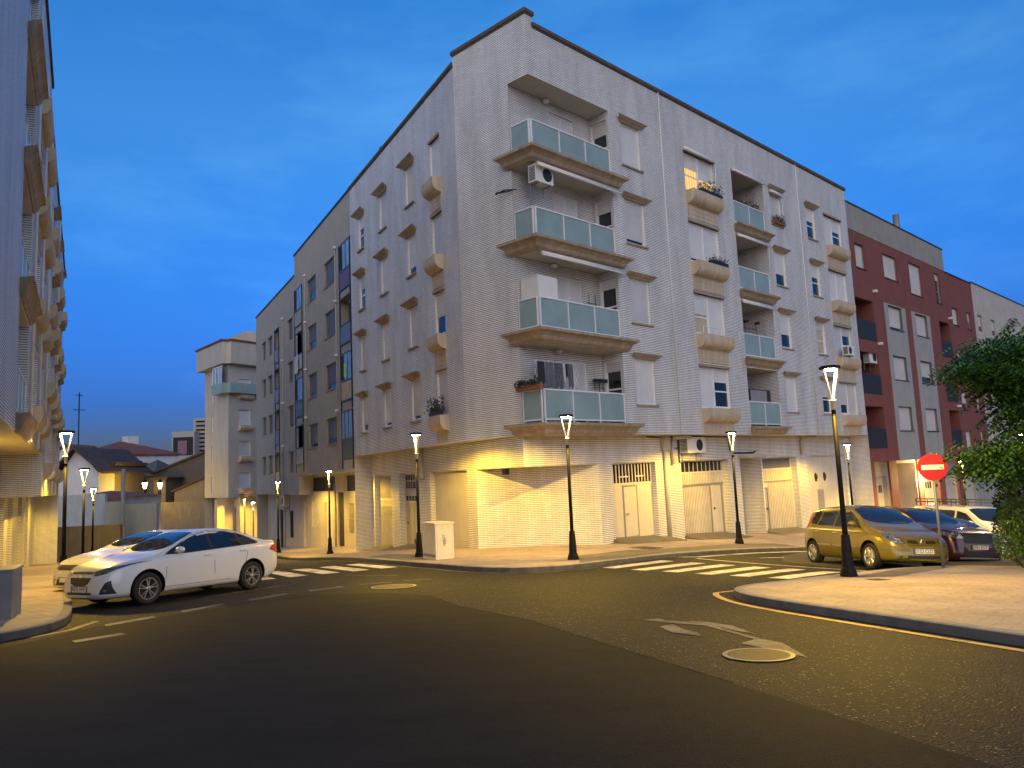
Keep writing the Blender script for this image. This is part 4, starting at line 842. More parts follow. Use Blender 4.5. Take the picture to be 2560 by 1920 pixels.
glz = [[1, 0, 1, 2], [1, 0, 1, 0], [0, 0, 0, 0]]
for bi, (a, b_, dz) in enumerate(bays):
    for k, z in enumerate(zTop):
        z = z+dz; f = MB()
        FB.box(f, a, a+.07, 0, .06, z-2.42, z+.14); FB.box(f, b_-.07, b_, 0, .06, z-2.42-.45, z+.14); FB.box(f, a, a+.07, 0, .06, z-2.87, z-2.42); FB.box(f, a+.07, b_-.07, 0, .05, z+.05, z+.13); FB.box(f, a+.07, b_-.07, 0, .05, z-1.4, z-1.32); FB.box(f, a+.07, b_-.07, 0, .05, z-2.42, z-2.34)
        if glz[bi][k]:
            for q in (.35, .66): u = a+(b_-a)*q; FB.box(f, u, u+.04, .02, .06, z-1.32, z+.05)
        bo = f.build('bay', 'dark_frame', B)
        p = MB(); FB.box(p, a+.07, b_-.07, .01, .035, z-2.34, z-1.4); p.build('panel', panels[bi][k], bo)
        g = MB(); d_ = .04 if glz[bi][k] else -.5; FB.box(g, a+.07, b_-.07, d_-.01, d_, z-1.32, z+.05); g.build('pane', {1: 'glass_blue', 2: 'glass_blue', 0: 'opening_dark'}[glz[bi][k]], bo)
        if glz[bi][k] == 1:
            g = MB(); FB.box(g, a+.09+(b_-a)*.62, b_-.09, .052, .06, z-1.28, z+.02); g.build('open_leaf', 'opening_dark', bo)
        if (bi, k) == (0, 1): g = MB(); FB.box(g, a+.8, a+1.1, -.3, -.2, z-.2, z-.05); g.build('bracket_lamp', 'white_plastic', bo)
mb = MB(); nn = 6
for i in range(nn): mb.v += [FB.P(25.9-.9*i/5, .13+.02*sin(i*2), 8.15), FB.P(25.9-.9*i/5, .14+.03*sin(i*2), 7.0)]
for i in range(nn-1): mb.f.append((2*i, 2*i+1, 2*i+3, 2*i+2)); mb.m.append(0)
tag(mb.build('hanging_cloth', 'cloth_white', smooth=True), 'white cloth hung out over a panel of the grey block', 'cloth')
mb = MB(); FB.box(mb, 14.55, 14.95, .02, .05, 5.35, 6.0); FB.box(mb, 14.65, 14.85, .02, .06, 5.3, 6.1); tag(mb.build('work_vest', 'hi_vis'), 'bright green work vest in the bay above the yellow panel', 'vest')
for u, z1, z0 in ((16.2, 12.7, .6), (23.2, 12.9, .6), (30.05, 11.5, -.8)):
    pipe(B, [FB.P(u, .05, z1), FB.P(u, .05, z0)], .035, 'pipe_grey')
    for k in range(4): m2 = MB(); FB.box(m2, u-.12, u+.12, .02, .16, z1-3*k-.02, z1-3*k+.1); m2.build('bracket_lamp', 'white_plastic', B)
# its ground floor, set back
FBl = Fr(FL.P(0, -.88, 0)[:2], dL, -nL)
gB = lambda u: gz(*fp(FBl, u))+KH
ho = [(15.3, 18.1, -.62, .25, .14), (13.7, 15.95, -8, -1.28, .16), (16.5, 17.6, -2.9, -1.28, .1), (18.46, 19.75, -8, -.68, .12), (20.9, 22.7, -8, -1.29, .16), (20.2, 25.75, -.62, .25, .14), (23.95, 25.8, -2.85, -1.29, .08), (26.4, 28.0, -8, -1.4, .12), (31.2, 32.4, -3.9, -2.0, .08), (34.6, 36.0, -8, -2.0, .12)]
mb = MB(); FBl.wall(mb, 0, U0, U1, -8, .45, ho); mb.build('ground_floor_wall', 'pale_plaster', B)
def fillq(name, mat, u0, u1, o, z0, z1):
    m_ = MB(); FBl.box(m_, u0, u1, o-.03, o, z0, z1); return m_.build(name, mat, B)
fillq('window', 'glass_smoked', 15.3, 18.1, -.11, -.62, .25); fillq('window', 'glass_smoked', 20.2, 25.75, -.11, -.62, .25); fillq('garage_door', 'door_ribbed_cream', 13.7, 15.95, -.13, -8, -1.28); fillq('window', 'glass_smoked', 16.5, 17.6, -.08, -2.9, -1.28)
fillq('entrance', 'opening_dark', 18.46, 19.75, -.10, -8, -.68); d = fillq('door', 'door_ribbed_white', 20.9, 22.7, -.14, -8, -1.29); fillq('window', 'door_ribbed_white', 23.95, 25.8, -.06, -2.85, -1.29); fillq('door', 'door_panel', 26.4, 28.0, -.1, -8, -1.4); fillq('window', 'glass_smoked', 31.2, 32.4, -.06, -3.9, -2.0); fillq('entrance', 'opening_dark', 34.6, 36.0, -.1, -8, -2.0)
m2 = MB()
for u in (16.72, 16.95, 17.18, 17.4): FBl.box(m2, u, u+.03, -.08, -.04, -2.9, -1.28)
FBl.box(m2, 16.5, 17.6, -.08, -.04, -2.15, -2.1); m2.build('window_bars', 'pipe_grey', B)
m2 = MB()
for i in range(7): FBl.box(m2, 31.25+i*.17, 31.28+i*.17, -.06, -.02, -3.9, -2.0)
m2.build('window_bars', 'dark_frame', B)
pipe(B, [FBl.P(20.05, .06, -.2), FBl.P(20.05, .06, gB(20))], .05, 'pipe_grey'); pipe(B, [FBl.P(33.8, .06, -.85), FBl.P(33.8, .06, gB(34))], .06, 'pipe_grey')
m2 = MB(); FBl.box(m2, 24.0, 24.12, 0, .12, -2.9, -2.5); m2.build('meter_box', 'pipe_grey', B)
aircon(FBl, 32.3, .0, -1.75, 1.0, .75, .35, label='air conditioner high on the ground floor wall of the grey block')

# ------------------------------------------------------------------ white corner block farther down the left street
Wb = empty('corner_block', at(575, 1300, 76), 0, 'pale brick corner block with a glazed top balcony far down the left street', 'building')
ftop = at(510, 900, 74).z
a0 = Vector(at(512, 1200, 79)[:2]); a1 = Vector(at(571, 1200, 74)[:2]); a2 = Vector(at(640, 1200, 80)[:2]); a3 = a1+Vector((12, 10)); 
FW1 = Fr(a0, (a1-a0).normalized(), Vector(((a1-a0).y, -(a1-a0).x)).normalized()); FW2 = Fr(a1, Vector((.55, .835)).normalized(), Vector((.835, -.55)).normalized())
L1 = (a1-a0).length
zb_ = at(545, 1245, 75).z; zr_ = at(540, 915, 75).z
mb = MB(); h1 = [(L1*.28, L1*.36, zb_+3.5+3.1*k, zb_+5.2+3.1*k) for k in (-1, 0, 1, 2)]
FW1.wall(mb, 0, 0, L1, zb_, zr_, h1); FW2.wall(mb, 0, 0, 20, zb_, zr_, [(1.2, 2.6, zb_+.9+3.1*k, zb_+2.4+3.1*k) for k in range(4)]+[(5.0, 7.5, zb_+.9+3.1*k, zb_+2.4+3.1*k) for k in range(4)])
bk = FW1.P(0, -12, 0); mb.add([(a0.x, a0.y, -8), (bk[0], bk[1], -8), (bk[0], bk[1], zr_), (a0.x, a0.y, zr_)], [(0, 1, 2, 3)])
mb.build('wall', 'cream_brick', Wb)
mb = MB(); FW1.box(mb, -.6, L1+.2, -.4, .7, zr_, zr_+2.2); FW2.box(mb, -.2, 20, -.4, .7, zr_, zr_+2.2); mb.build('parapet', 'cream_brick', Wb)
mb = MB(); FW1.box(mb, -.7, L1+.3, -.4, .8, zr_+2.2, zr_+2.4); FW2.box(mb, -.3, 20, -.4, .8, zr_+2.2, zr_+2.4); mb.build('coping', 'roof_tile', Wb)
mb = MB(); FW1.box(mb, 1., 6, -6, -2, zr_+2.2, zr_+3.6); mb.build('stair_tower', 'cream_brick', Wb)
for k in (-1, 0, 1, 2): window(Wb, FW1, L1*.28, L1*.36, zb_+3.5+3.1*k, zb_+5.2+3.1*k, (0,))
for k in range(4):
    window(Wb, FW2, 1.2, 2.6, zb_+.9+3.1*k, zb_+2.4+3.1*k, (0,)); window(Wb, FW2, 5.0, 7.5, zb_+.9+3.1*k, zb_+2.4+3.1*k, (0, 0))
    planter(Wb, FW2, 4.9, 7.6, zb_+.85+3.1*k, None, d=.5); planter(Wb, FW2, 1.1, 2.7, zb_+.85+3.1*k, None, d=.5)
mb = MB(); zq = zr_-2.9; FW1.box(mb, L1*.62, L1+.3, -.05, .75, zq, zq+1.0); FW2.box(mb, -.3, 4, -.05, .75, zq, zq+1.0); bo = mb.build('balcony', 'glass_frosted', Wb)
mb = MB()
for q in (.62, .74, .86, .97): FW1.box(mb, L1*q, L1*q+.08, .6, .68, zq+1.0, zq+2.7)
FW1.box(mb, L1*.62, L1+.1, .6, .68, zq+2.62, zq+2.7); mb.build('glazing_frame', 'white_alu', bo); mb = MB(); FW1.box(mb, L1*.63, L1, .62, .64, zq+1.0, zq+2.62); mb.build('pane', 'glass_blue', bo)
# its ground floor
mb = MB(); g1 = zb_
FWl = Fr(FW1.P(0, -.9, 0)[:2], FW1.d, FW1.n); FWr = Fr(FW2.P(0, -.9, 0)[:2], FW2.d, FW2.n)
FWl.wall(mb, 0, .2, L1+.6, -9, zb_, [(.9, 1.9, -9, zb_-1.6, .3), (L1*.42, L1*.46, zb_-2.8, zb_-1.6, .1), (L1*.68, L1*.95, -9, zb_-1.1, .4)]); FWr.wall(mb, 0, -.6, 20, -9, zb_, [(5.0, 11, zb_-2.7, zb_-1.1, .1)])
mb.build('ground_floor_wall', 'pale_plaster', Wb)
mb = MB(); FWl.quad(mb, .9, 1.9, -.28, -9, zb_-1.6); FWl.quad(mb, L1*.68, L1*.95, -.38, -9, zb_-1.1); FWl.quad(mb, L1*.42, L1*.46, -.08, zb_-2.8, zb_-1.6); mb.build('door', 'pipe_grey', Wb)
mb = MB()
for i in range(26): FWr.box(mb, 5.0+i*.235, 5.06+i*.235, -.05, .03, zb_-2.7, zb_-1.1)
mb.build('window_bars', 'white_alu', Wb); mb = MB(); FWr.quad(mb, 5, 11, -.09, zb_-2.7, zb_-1.1); mb.build('window', 'opening_dark', Wb)
slab_part('soffit', rect(FW1, 0, L1+.3, 0, -1), zb_, Wb); slab_part('soffit', rect(FW2, -.3, 20, 0, -1), zb_+.003, Wb)

# ------------------------------------------------------------------ red rendered blocks down the right street
D = empty('red_apartment_block', FR.P(33, 0, -3.5), 0, 'red rendered apartment block with two pale vertical window bands and dark balconies', 'building')
FD = Fr(FR.P(0, -.03, 0)[:2], dR, -nR)
zk = [10.73, 7.58, 4.5, 1.45]
DU0, DU1, DU2 = 25.32, 41.6, 47.65
hol = [(26.1, 27.42, 10.73, 12.17), (30.2, 32.4, 10.73, 12.25), (34.55, 36.7, 10.3, 12.4), (39.4, 40.42, 10.3, 12.42), (42.4, 43.7, 9.1, 10.35), (45.85, 46.7, 9.1, 10.4)]
hol += [(42.4, 43.7, z, z+1.3) for z in (6.0, 3.0, .2)]+[(45.85, 46.7, z, z+1.3) for z in (6.0, 3.0, .2)]
hol += [(30.15, 32.35, z, z+1.45) for z in zk[1:]]+[(34.7, 36.85, z, z+1.45) for z in zk[1:]]
rec = [(25.4, 27.95, z-.95, z+1.35, 1.5) for z in zk[1:]]+[(39.35, 41.5, z-.95, z+1.45, 1.4) for z in zk[1:]]
mb = MB(); FD.wall(mb, 0, DU0, DU1, -.28, 12.85, [h for h in hol if h[0] < DU1]+rec, .15); FD.wall(mb, 0, DU1, DU2, -.28, 12.77, [h for h in hol if h[0] > DU1], .15); FD.side(mb, DU1, 0, -9, 12.7, 14.4); FD.quad(mb, 25.4, 27.95, -1.5, -.3, 9.2); FD.quad(mb, 39.35, 41.5, -1.4, -.3, 9.2)
mb.build('wall', 'red_render', D)
mb = MB(); FD.box(mb, DU0, DU1-.02, -.3, .02, 12.85, 14.38); mb.build('parapet', 'parapet_render', D); mb = MB(); FD.box(mb, DU0, DU1+.03, -.3, .06, 14.38, 14.46); FD.box(mb, DU1+.03, DU2, -.3, .05, 12.77, 12.85); mb.build('coping', 'dark_frame', D)
slab_part('soffit', rect(FD, DU0, DU2, 0, -1.8), -.28, D, 'grey_render'); slab_part('roof', rect(FD, DU0, DU1, 0, -9), 13.9, D, 'roof_gravel'); slab_part('roof', rect(FD, DU1, DU2, 0, -9), 12.4, D, 'roof_gravel')
for u0, u1 in ((29.6, 33.0), (34.05, 37.4)):
    mb = MB(); a = 30.15 if u0 < 30 else 34.7; FD.wall(mb, .03, u0, u1, -.26, 9.1, [(a, a+(2.2 if u0 < 30 else 2.15), z, z+1.45, .18) for z in zk[1:]]); FD.side(mb, u0, 0, .03, -.26, 9.1); FD.side(mb, u1, 0, .03, -.26, 9.1); FD.flat(mb, u0, u1, 0, .03, 9.1); mb.build('pale_band', 'grey_render', D)
for h in hol:
    big = h[0] in (30.15, 34.7)
    window(D, FD, h[0], h[1], h[2], h[3], ({(30.15, 7.58): .1, (34.7, 4.5): .3, (39.4, 10.3): .8, (45.85, 9.1): .5, (42.4, 3.0): .35}.get((h[0], h[2]), 0),), depth=.13, shut='shutter_cream', frame='grey_alu'); sill(D, FD, h[0], h[1], h[2], o=.03 if big else 0, mat='dark_frame', d=.05, t=.04)
for u0, u1, z0, z1, dd in rec:
    mb = MB(); FD.box(mb, u0, u1, -.06, 0.03, z0-.05, z0+1.0); bo = mb.build('balcony', 'glass_smoked', D); m2 = MB(); FD.box(m2, u0, u1, -.06, .04, z0+1.0, z0+1.05); m2.build('rail', 'dark_frame', bo)
for u, z in ((28.1, 9.5), (28.1, 6.4), (41.4, 9.35), (41.45, 6.25), (41.2, 3.15)):
    m2 = MB(); FD.box(m2, u, u+.2, 0, .22, z, z+.14); m2.build('bracket_lamp', 'white_plastic', D)
aircon(FD, 26.9, -.5, 5.25, 1.1, .75, .35, label='air conditioner in the dark balcony of the red block')
pipe(D, [FD.P(37.7, -1.5, 13.9), FD.P(37.7, -1.5, 16.6)], .22, 'steel', 'flue')
FDl = Fr(FR.P(0, -1.6, 0)[:2], dR, -nR)
hd = [(27.2, 28.1, -8, -.9, .3), (30.1, 31.6, -8, -1.2, .3), (33.2, 36.6, -8, -.5, 2.), (37.8, 40.2, -8, -1.3, .25), (42, 44.5, -8, -1.5, .2), (46, 49, -8, -1.5, .2)]
mb = MB(); FDl.wall(mb, 0, 25.6, 70, -8, -.26, hd); mb.build('ground_floor_wall', 'grey_render', D)
for a, b_ in ((28.4, 29.6), (31.9, 33.1), (36.7, 37.6), (40.6, 41.8), (44.8, 45.8)): mb = MB(); FDl.box(mb, a, b_, -.1, .12, -8, -.29); mb.build('pier', 'red_render', D)
for i, (a, b_, _, z1, dd) in enumerate(hd):
    mb = MB(); FDl.box(mb, a, b_, -dd-.02, -dd+.03, -8, z1); do = mb.build('garage_door' if i != 2 else 'entrance', ['shutter_cream', 'door_panel', 'wood_door', 'door_panel', 'door_panel', 'door_panel'][i], D)
    if i in (1, 3): m2 = MB(); [FDl.box(m2, a+.1+q*(b_-a-.25)/5, a+.1+(q+.65)*(b_-a-.25)/5, -dd+.03, -dd+.04, z1-1.0, z1-.55) for q in range(5)]; m2.build('vent_grille', 'opening_dark', do)
t = empty('wall_lantern', FDl.P(36.9, .2, -1.75), 0, 'small glowing wall lamp beside the entrance of the red block', 'wall lamp')
mb = MB(); mb.lathe([(.03, 0), (.09, .03), (.09, .35), (.03, .4)], 10, 0, FDl.P(36.9, .25, -1.75)); mb.build('shade', 'porch_light', t, uv=False); mb = MB(); FDl.box(mb, 36.85, 36.95, .12, .2, -1.6, -1.4); mb.build('bracket', 'dark_frame', t)
ld = bpy.data.lights.new('wall_lantern_light', 'POINT'); ld.energy = 300*LAMP_K; ld.color = (1, .62, .2); ld.shadow_soft_size = .1; lo = bpy.data.objects.new('wall_lantern_light', ld); COL.objects.link(lo); lo.parent = t; lo.location = Vector(FDl.P(36.9, .6, -1.55))-Vector(t.location)
X2 = empty('cream_apartment_block', FR.P(58, 0, -5), 0, 'cream rendered block beyond the red one behind the tree', 'building')
ch = [(a, a+1.3, z, z+1.3) for a in (48.45, 52.0, 56.5, 61.) for z in (9.2, 6.1, 3.1, .2)]
mb = MB(); FD.wall(mb, 0, DU2+.02, 72, -.28, 12.9, ch, .15); FD.side(mb, 72, 0, -9, -6, 12.9); FD.side(mb, DU2+.02, 0, -9, 12.4, 12.9); mb.build('wall', 'cream_render', X2); mb = MB(); FD.box(mb, DU2+.02, 72.1, -.3, .05, 12.9, 12.98); mb.build('coping', 'dark_frame', X2)
mb = MB(); FD.flat(mb, DU2, 72, 0, -9, 12.5); mb.build('roof', 'roof_gravel', X2)
for i, h in enumerate(ch): window(X2, FD, *h, op=(.35 if i % 4 == 0 else .1*(i % 3),), shut='shutter_cream', frame='grey_alu')
mb = MB(); FD.box(mb, 47.0, 47.8, -3, -2.2, 12.4, 13.6); mb.build('chimney', 'roof_tile', X2)

# ------------------------------------------------------------------ white brick block on the left edge
E_ = empty('street_block', (-11.5, 16, -2.4), 0, 'white brick block with brown balcony mouldings cut by the left edge of the picture', 'building')
tE = -.515; dE = d2(tE); oE = Vector((dE.y, -dE.x)); FE = Fr((-9.6, 14.3), dE, oE)
E0, E1, E2 = -7., 14.55, 36.3; EB = 1.37
log = [(2.4, 5.8)]; pl1 = [(7.6, 10.0), (11.3, 13.7)]; pl2 = [(16.2, 18.6), (21.2, 23.6), (26.4, 28.8), (32, 34.4)]; wn = []; wn2 = [(19.4, 20.6), (24.5, 25.7), (30.0, 31.2)]
h1 = [(a, b_, lev(k, 1.75), lev(k, 4.3), 0) for a, b_ in log for k in range(4)]+[(a, b_, lev(k, 2.45), lev(k, 4.12)) for a, b_ in pl1+wn for k in range(4)]
h2 = [(a, b_, lev(k, 1.15), lev(k, 2.8)) for a, b_ in pl2+wn2 for k in range(4)]
mb = MB(); FE.wall(mb, 0, E0, E1, EB, 15.1, h1); FE.wall(mb, 0, E1, E2, -.1, 13.75, h2); FE.side(mb, E0, 0, -10, -4, 15.1); FE.side(mb, E1, 0, -10, 13.7, 15.1); FE.side(mb, E2, 0, -10, -6, 13.75); FE.quad(mb, E0, E2, -10, -6, 13.7); FE.side(mb, E1, 0, -1.2, -.1, EB)
for a, b_ in log:
    for k in range(4): z0, z1 = lev(k, 1.75), lev(k, 4.3); FE.quad(mb, a, b_, -1.3, z0, z1); FE.side(mb, a, 0, -1.3, z0, z1); FE.side(mb, b_, 0, -1.3, z0, z1)
FEl = Fr(FE.P(0, -1.2, 0)[:2], dE, oE)
gar = [(-5.5, -3.2), (-1.5, .9), (2.2, 4.6), (6.0, 8.4), (10, 12.4), (14, 16.4), (18, 20.4), (23, 25.4), (28, 30.4)]
FEl.wall(mb, 0, E0, E2, -7, EB, [(a, b_, -7, -.1, .35) for a, b_ in gar])
mb.build('wall', 'white_brick', E_)
slab_part('soffit', rect(FE, E0, E1, 0, -1.2), EB, E_); slab_part('soffit', rect(FE, E1, E2, 0, -1.2), -.1, E_); slab_part('roof', rect(FE, E0, E1, 0, -10), 14.6, E_, 'roof_gravel'); slab_part('roof', rect(FE, E1, E2, 0, -10), 13.3, E_, 'roof_gravel')
for a, b_ in log:
    for k in range(4): slab_part('balcony_ceiling', rect(FE, a, b_, 0, -1.3), lev(k, 4.3), E_); slab_part('balcony_floor', rect(FE, a, b_, 0, -1.3), lev(k, 1.75), E_)
mb = MB(); FE.box(mb, E0, E1+.06, -.3, .07, 15.1, 15.24); FE.box(mb, E1+.06, E2+.06, -.3, .07, 13.75, 13.89); mb.build('coping', 'coping_stone', E_)
for i, (a, b_) in enumerate(gar): m2 = MB(); FEl.box(m2, a, b_, -.35, -.3, -7, -.1); m2.build('garage_door', ['door_ribbed_cream', 'door_panel', 'door_ribbed_fine'][i % 3], E_)
for a, b_ in log:
    for k in range(4):
        zt = lev(k, 1.75); B_ = MB(); FE.extr(B_, [(o*.7, zt+z) for o, z in cor_prof], a-.05, b_+.05, 0, .8, .8); bo = B_.build('balcony', 'stone_trim', E_)
        r = MB(); rail_frame(r, FE, a, b_, -.05, zt, zt+1.1, 3); r.build('railing', 'white_alu', bo)
        g_ = MB(); FE.box(g_, a+.04, b_-.04, -.056, -.045, zt+.16, zt+1.04); g_.build('glass_panel', 'glass_frosted', bo)
for a, b_ in pl1:
    for k in range(4): window(E_, FE, a, b_, lev(k, 2.45), lev(k, 4.12), (0, .2 if k == 1 else 0)); planter(E_, FE, a-.05, b_+.05, lev(k, 2.42), lev(k-1, 4.3) if k else EB+.02, d=.29)
for a, b_ in wn:
    for k in range(4): window(E_, FE, a, b_, lev(k, 2.45), lev(k, 4.12), (.0,)); lintel_cap(E_, FE, a, b_, lev(k, 4.12), d=.24)
for a, b_ in pl2:
    for k in range(4): window(E_, FE, a, b_, lev(k, 1.15), lev(k, 2.8), (0, 0)); planter(E_, FE, a-.05, b_+.05, lev(k, 1.12), lev(k-1, 3.0) if k else -.08, d=.29)
for a, b_ in wn2:
    for k in range(4): window(E_, FE, a, b_, lev(k, 1.15), lev(k, 2.8), (.1 if k == 2 else 0,)); lintel_cap(E_, FE, a, b_, lev(k, 2.8), d=.26, fl=.36)
for u in (6.6, 10.6, 14.9, 25.9): pipe(E_, [FE.P(u, .06, 13.7), FE.P(u, .06, EB)], .04, 'pipe_white')

# ------------------------------------------------------------------ old houses and walls at the end of the left street
def far_box(px0, px1, pyt, D_, deep, zb=-9, skew=0.):
    a, b_ = at(px0, pyt, D_), at(px1, pyt, D_+skew); d = Vector((b_.x-a.x, b_.y-a.y)); L = d.length; d.normalize()
    return Fr((a.x, a.y), d, Vector((d.y, -d.x))), L, max(a.z, b_.z)
def far_house(name, label, cat, px0, px1, pyt, D_, deep, wallmat, roofmat=None, rise=0, wins=(), wmat='opening_dark', skew=0., zb=-10, over=.3, gable=False, group=None):
    fr, L, zt = far_box(px0, px1, pyt, D_, deep, zb, skew); t = empty(name, fr.P(L/2, 0, zb+2), 0, label, cat, group); mb = MB()
    ho = [(u*L, (u+w_)*L, zt-z0-h, zt-z0, .2) for u, w_, z0, h in wins]
    fr.wall(mb, 0, 0, L, zb, zt, ho); fr.side(mb, 0, 0, -deep, zb, zt); fr.side(mb, L, 0, -deep, zb, zt); fr.quad(mb, 0, L, -deep, zb, zt)
    if gable: mb.add([fr.P(0, 0, zt), fr.P(L, 0, zt), fr.P(L*gable, 0, zt+rise)], [(0, 1, 2)])
    wo = mb.build('wall', wallmat, t)
    for h in ho:
        m_ = MB(); fr.box(m_, h[0], h[1], -.2, -.15, h[2], h[3]); fr.box(m_, h[0]-.08, h[1]+.08, -.02, .06, h[2]-.1, h[2], 1); m_.build('window', [wmat, wallmat], t)
    if roofmat:
        r = MB()
        if gable:
            for a, b_, za, zb_ in ((-over, L*gable, zt-.15, zt+rise+.05), (L*gable, L+over, zt+rise+.05, zt-.15)):
                r.hexa([fr.P(a, over, za), fr.P(b_, over, zb_), fr.P(b_, -deep-over, zb_), fr.P(a, -deep-over, za), fr.P(a, over, za+.22), fr.P(b_, over, zb_+.22), fr.P(b_, -deep-over, zb_+.22), fr.P(a, -deep-over, za+.22)])
        elif rise:
            m_ = min(deep, L)/2
            r.add([fr.P(-over, over, zt), fr.P(L+over, over, zt), fr.P(L+over, -deep-over, zt), fr.P(-over, -deep-over, zt), fr.P(m_, -deep/2, zt+rise), fr.P(L-m_, -deep/2, zt+rise)], [(0, 1, 5, 4), (1, 2, 5), (2, 3, 4, 5), (3, 0, 4), (0, 3, 2, 1)]); fr.box(r, -over, L+over, over-.1, over, zt-.25, zt-.002)
        else: fr.box(r, -over, L+over, -deep-over, over, zt, zt+.25)
        r.build('roof', roofmat, t)
    return t, fr, L, zt
H, fr, L, zt = far_house('apartment_house', 'distant white house with a long dark red hipped roof', 'building', 232, 447, 1136, 105, 12, 'white_render', 'roof_tile', 2.2, [(.22, .05, 1.3, 2.2), (.35, .06, 1.1, 2.6), (.49, .07, 1.0, 2.7), (.30, .05, 6, 2.4)], skew=9)
mb = MB(); fr.box(mb, L*.55, L*.68, -7, -5, zt+1.6, zt+2.9); mb.build('chimney', 'white_render', H); mb = MB(); mb.tube([fr.P(-.5, -4, zt), fr.P(-.5, -4, zt+9)], .09, 5); mb.tube([fr.P(-1.3, -4, zt+6.5), fr.P(.3, -4, zt+6.5)], .06, 5); mb.tube([fr.P(-1.0, -4, zt+8.6), fr.P(0, -4, zt+8.6)], .06, 5); mb.build('antenna', 'dark_frame', H)
far_house('tower_block', 'distant pale tower with a column of dark slot windows', 'building', 483, 540, 1046, 135, 8, 'grey_render', None, 0, [(.12, .45, .45+.74*k, .36) for k in range(9)])
H, fr, L, zt = far_house('terrace_block', 'distant pale block with a recessed dark red top balcony beside the tower', 'building', 430, 486, 1080, 133, 8, 'grey_render', None, 0, [(.05, .9, 1.0, 3.2), (.62, .2, 8.6, 3)], 'opening_dark')
mb = MB(); fr.box(mb, L*.25, L*.65, -.6, -.12, zt-4.0, zt-1.6); mb.build('awning', 'panel_purple', H); mb = MB(); fr.box(mb, -2.2, L, -.1, .3, zt-5.2, zt-4.6); mb.build('terrace', 'grey_render', H)
far_house('gabled_house', 'dark brown roofed house with a white gable end', 'house', 150, 246, 1185, 74, 9, 'white_render', 'dark_tile', 2.3, gable=.42, over=.7)
far_house('stone_house', 'narrow dark stone house side beside the white gable', 'house', 241, 287, 1163, 77, 6, 'old_stone', 'dark_tile', 0)
far_house('white_cottage', 'small white gable half hidden behind the first left lamp', 'house', 128, 196, 1145, 88, 6, 'white_render', 'roof_tile', 1.3, gable=.5)
far_house('low_shed', 'low shed with a maroon sheet roof behind the rendered walls', 'shed', 138, 302, 1250, 62, 7, 'white_render', 'roof_tile', .55, over=.4)
far_house('old_house', 'old stone house with a pitched roof and a lit wall', 'house', 321, 384, 1188, 88, 8, 'old_stone', 'dark_stone', 1.8, [(.25, .1, 1.6, 2.2), (.62, .12, 1.6, 2.2), (.4, .1, 5, 2.2)], over=.5)
far_house('stone_barn', 'large dark stone barn with a long sloping roof in front of the tower', 'barn', 386, 545, 1182, 86, 10, 'dark_stone', 'dark_tile', 2.1, [(.2, .07, 1.8, 1.4), (.42, .06, 2.6, 1.4)], gable=.86)
far_house('lean_to', 'lower dark lean-to built against the front of the barn', 'shed', 436, 548, 1228, 82, 4, 'old_stone', 'dark_tile', 1.7, [(.1, .09, 1.6, 2.0), (.5, .16, 2.2, 1.0)], gable=.95, over=.25)
mb = MB(); _p = at(309, 1172, 53); mb.tube([_p, (_p.x, _p.y, -8)], .14, 8); tag(mb.build('utility_pole', 'grey_render', smooth=True, uv=False), 'thick grey concrete pole standing against the yard walls', 'pole')
far_house('old_house', 'narrow old house in lamplight left of the dark barn', 'house', 384, 414, 1200, 82, 5, 'old_stone', 'dark_tile', 0, [(.35, .3, 1.2, 1.8), (.35, .3, 4.5, 2.2)])
def wallbox(name, label, px0, px1, pyt, D_, mat, zb=-9, thick=.35, skew=0.):
    fr, L, zt = far_box(px0, px1, pyt, D_, thick, zb, skew); mb = MB(); fr.box(mb, 0, L, -thick, 0, zb, zt); return tag(mb.build(name, mat), label, 'wall')
wallbox('rendered_wall', 'tall white rendered yard wall behind the left lamps', 60, 262, 1243, 55, 'white_render')
wallbox('rendered_wall', 'grey white yard wall with a brown corner pipe', 262, 303, 1255, 54, 'tan_plaster')
wallbox('garden_wall', 'lower rendered yard wall with flaking brown patches', 303, 392, 1262, 57, 'tan_plaster')
wallbox('stone_base_wall', 'dark stone wall at the foot of the white yard wall', 60, 300, 1322, 48, 'dark_stone')
wallbox('stone_wall', 'low brown wall in front of the barn', 392, 545, 1257, 80, 'old_stone')
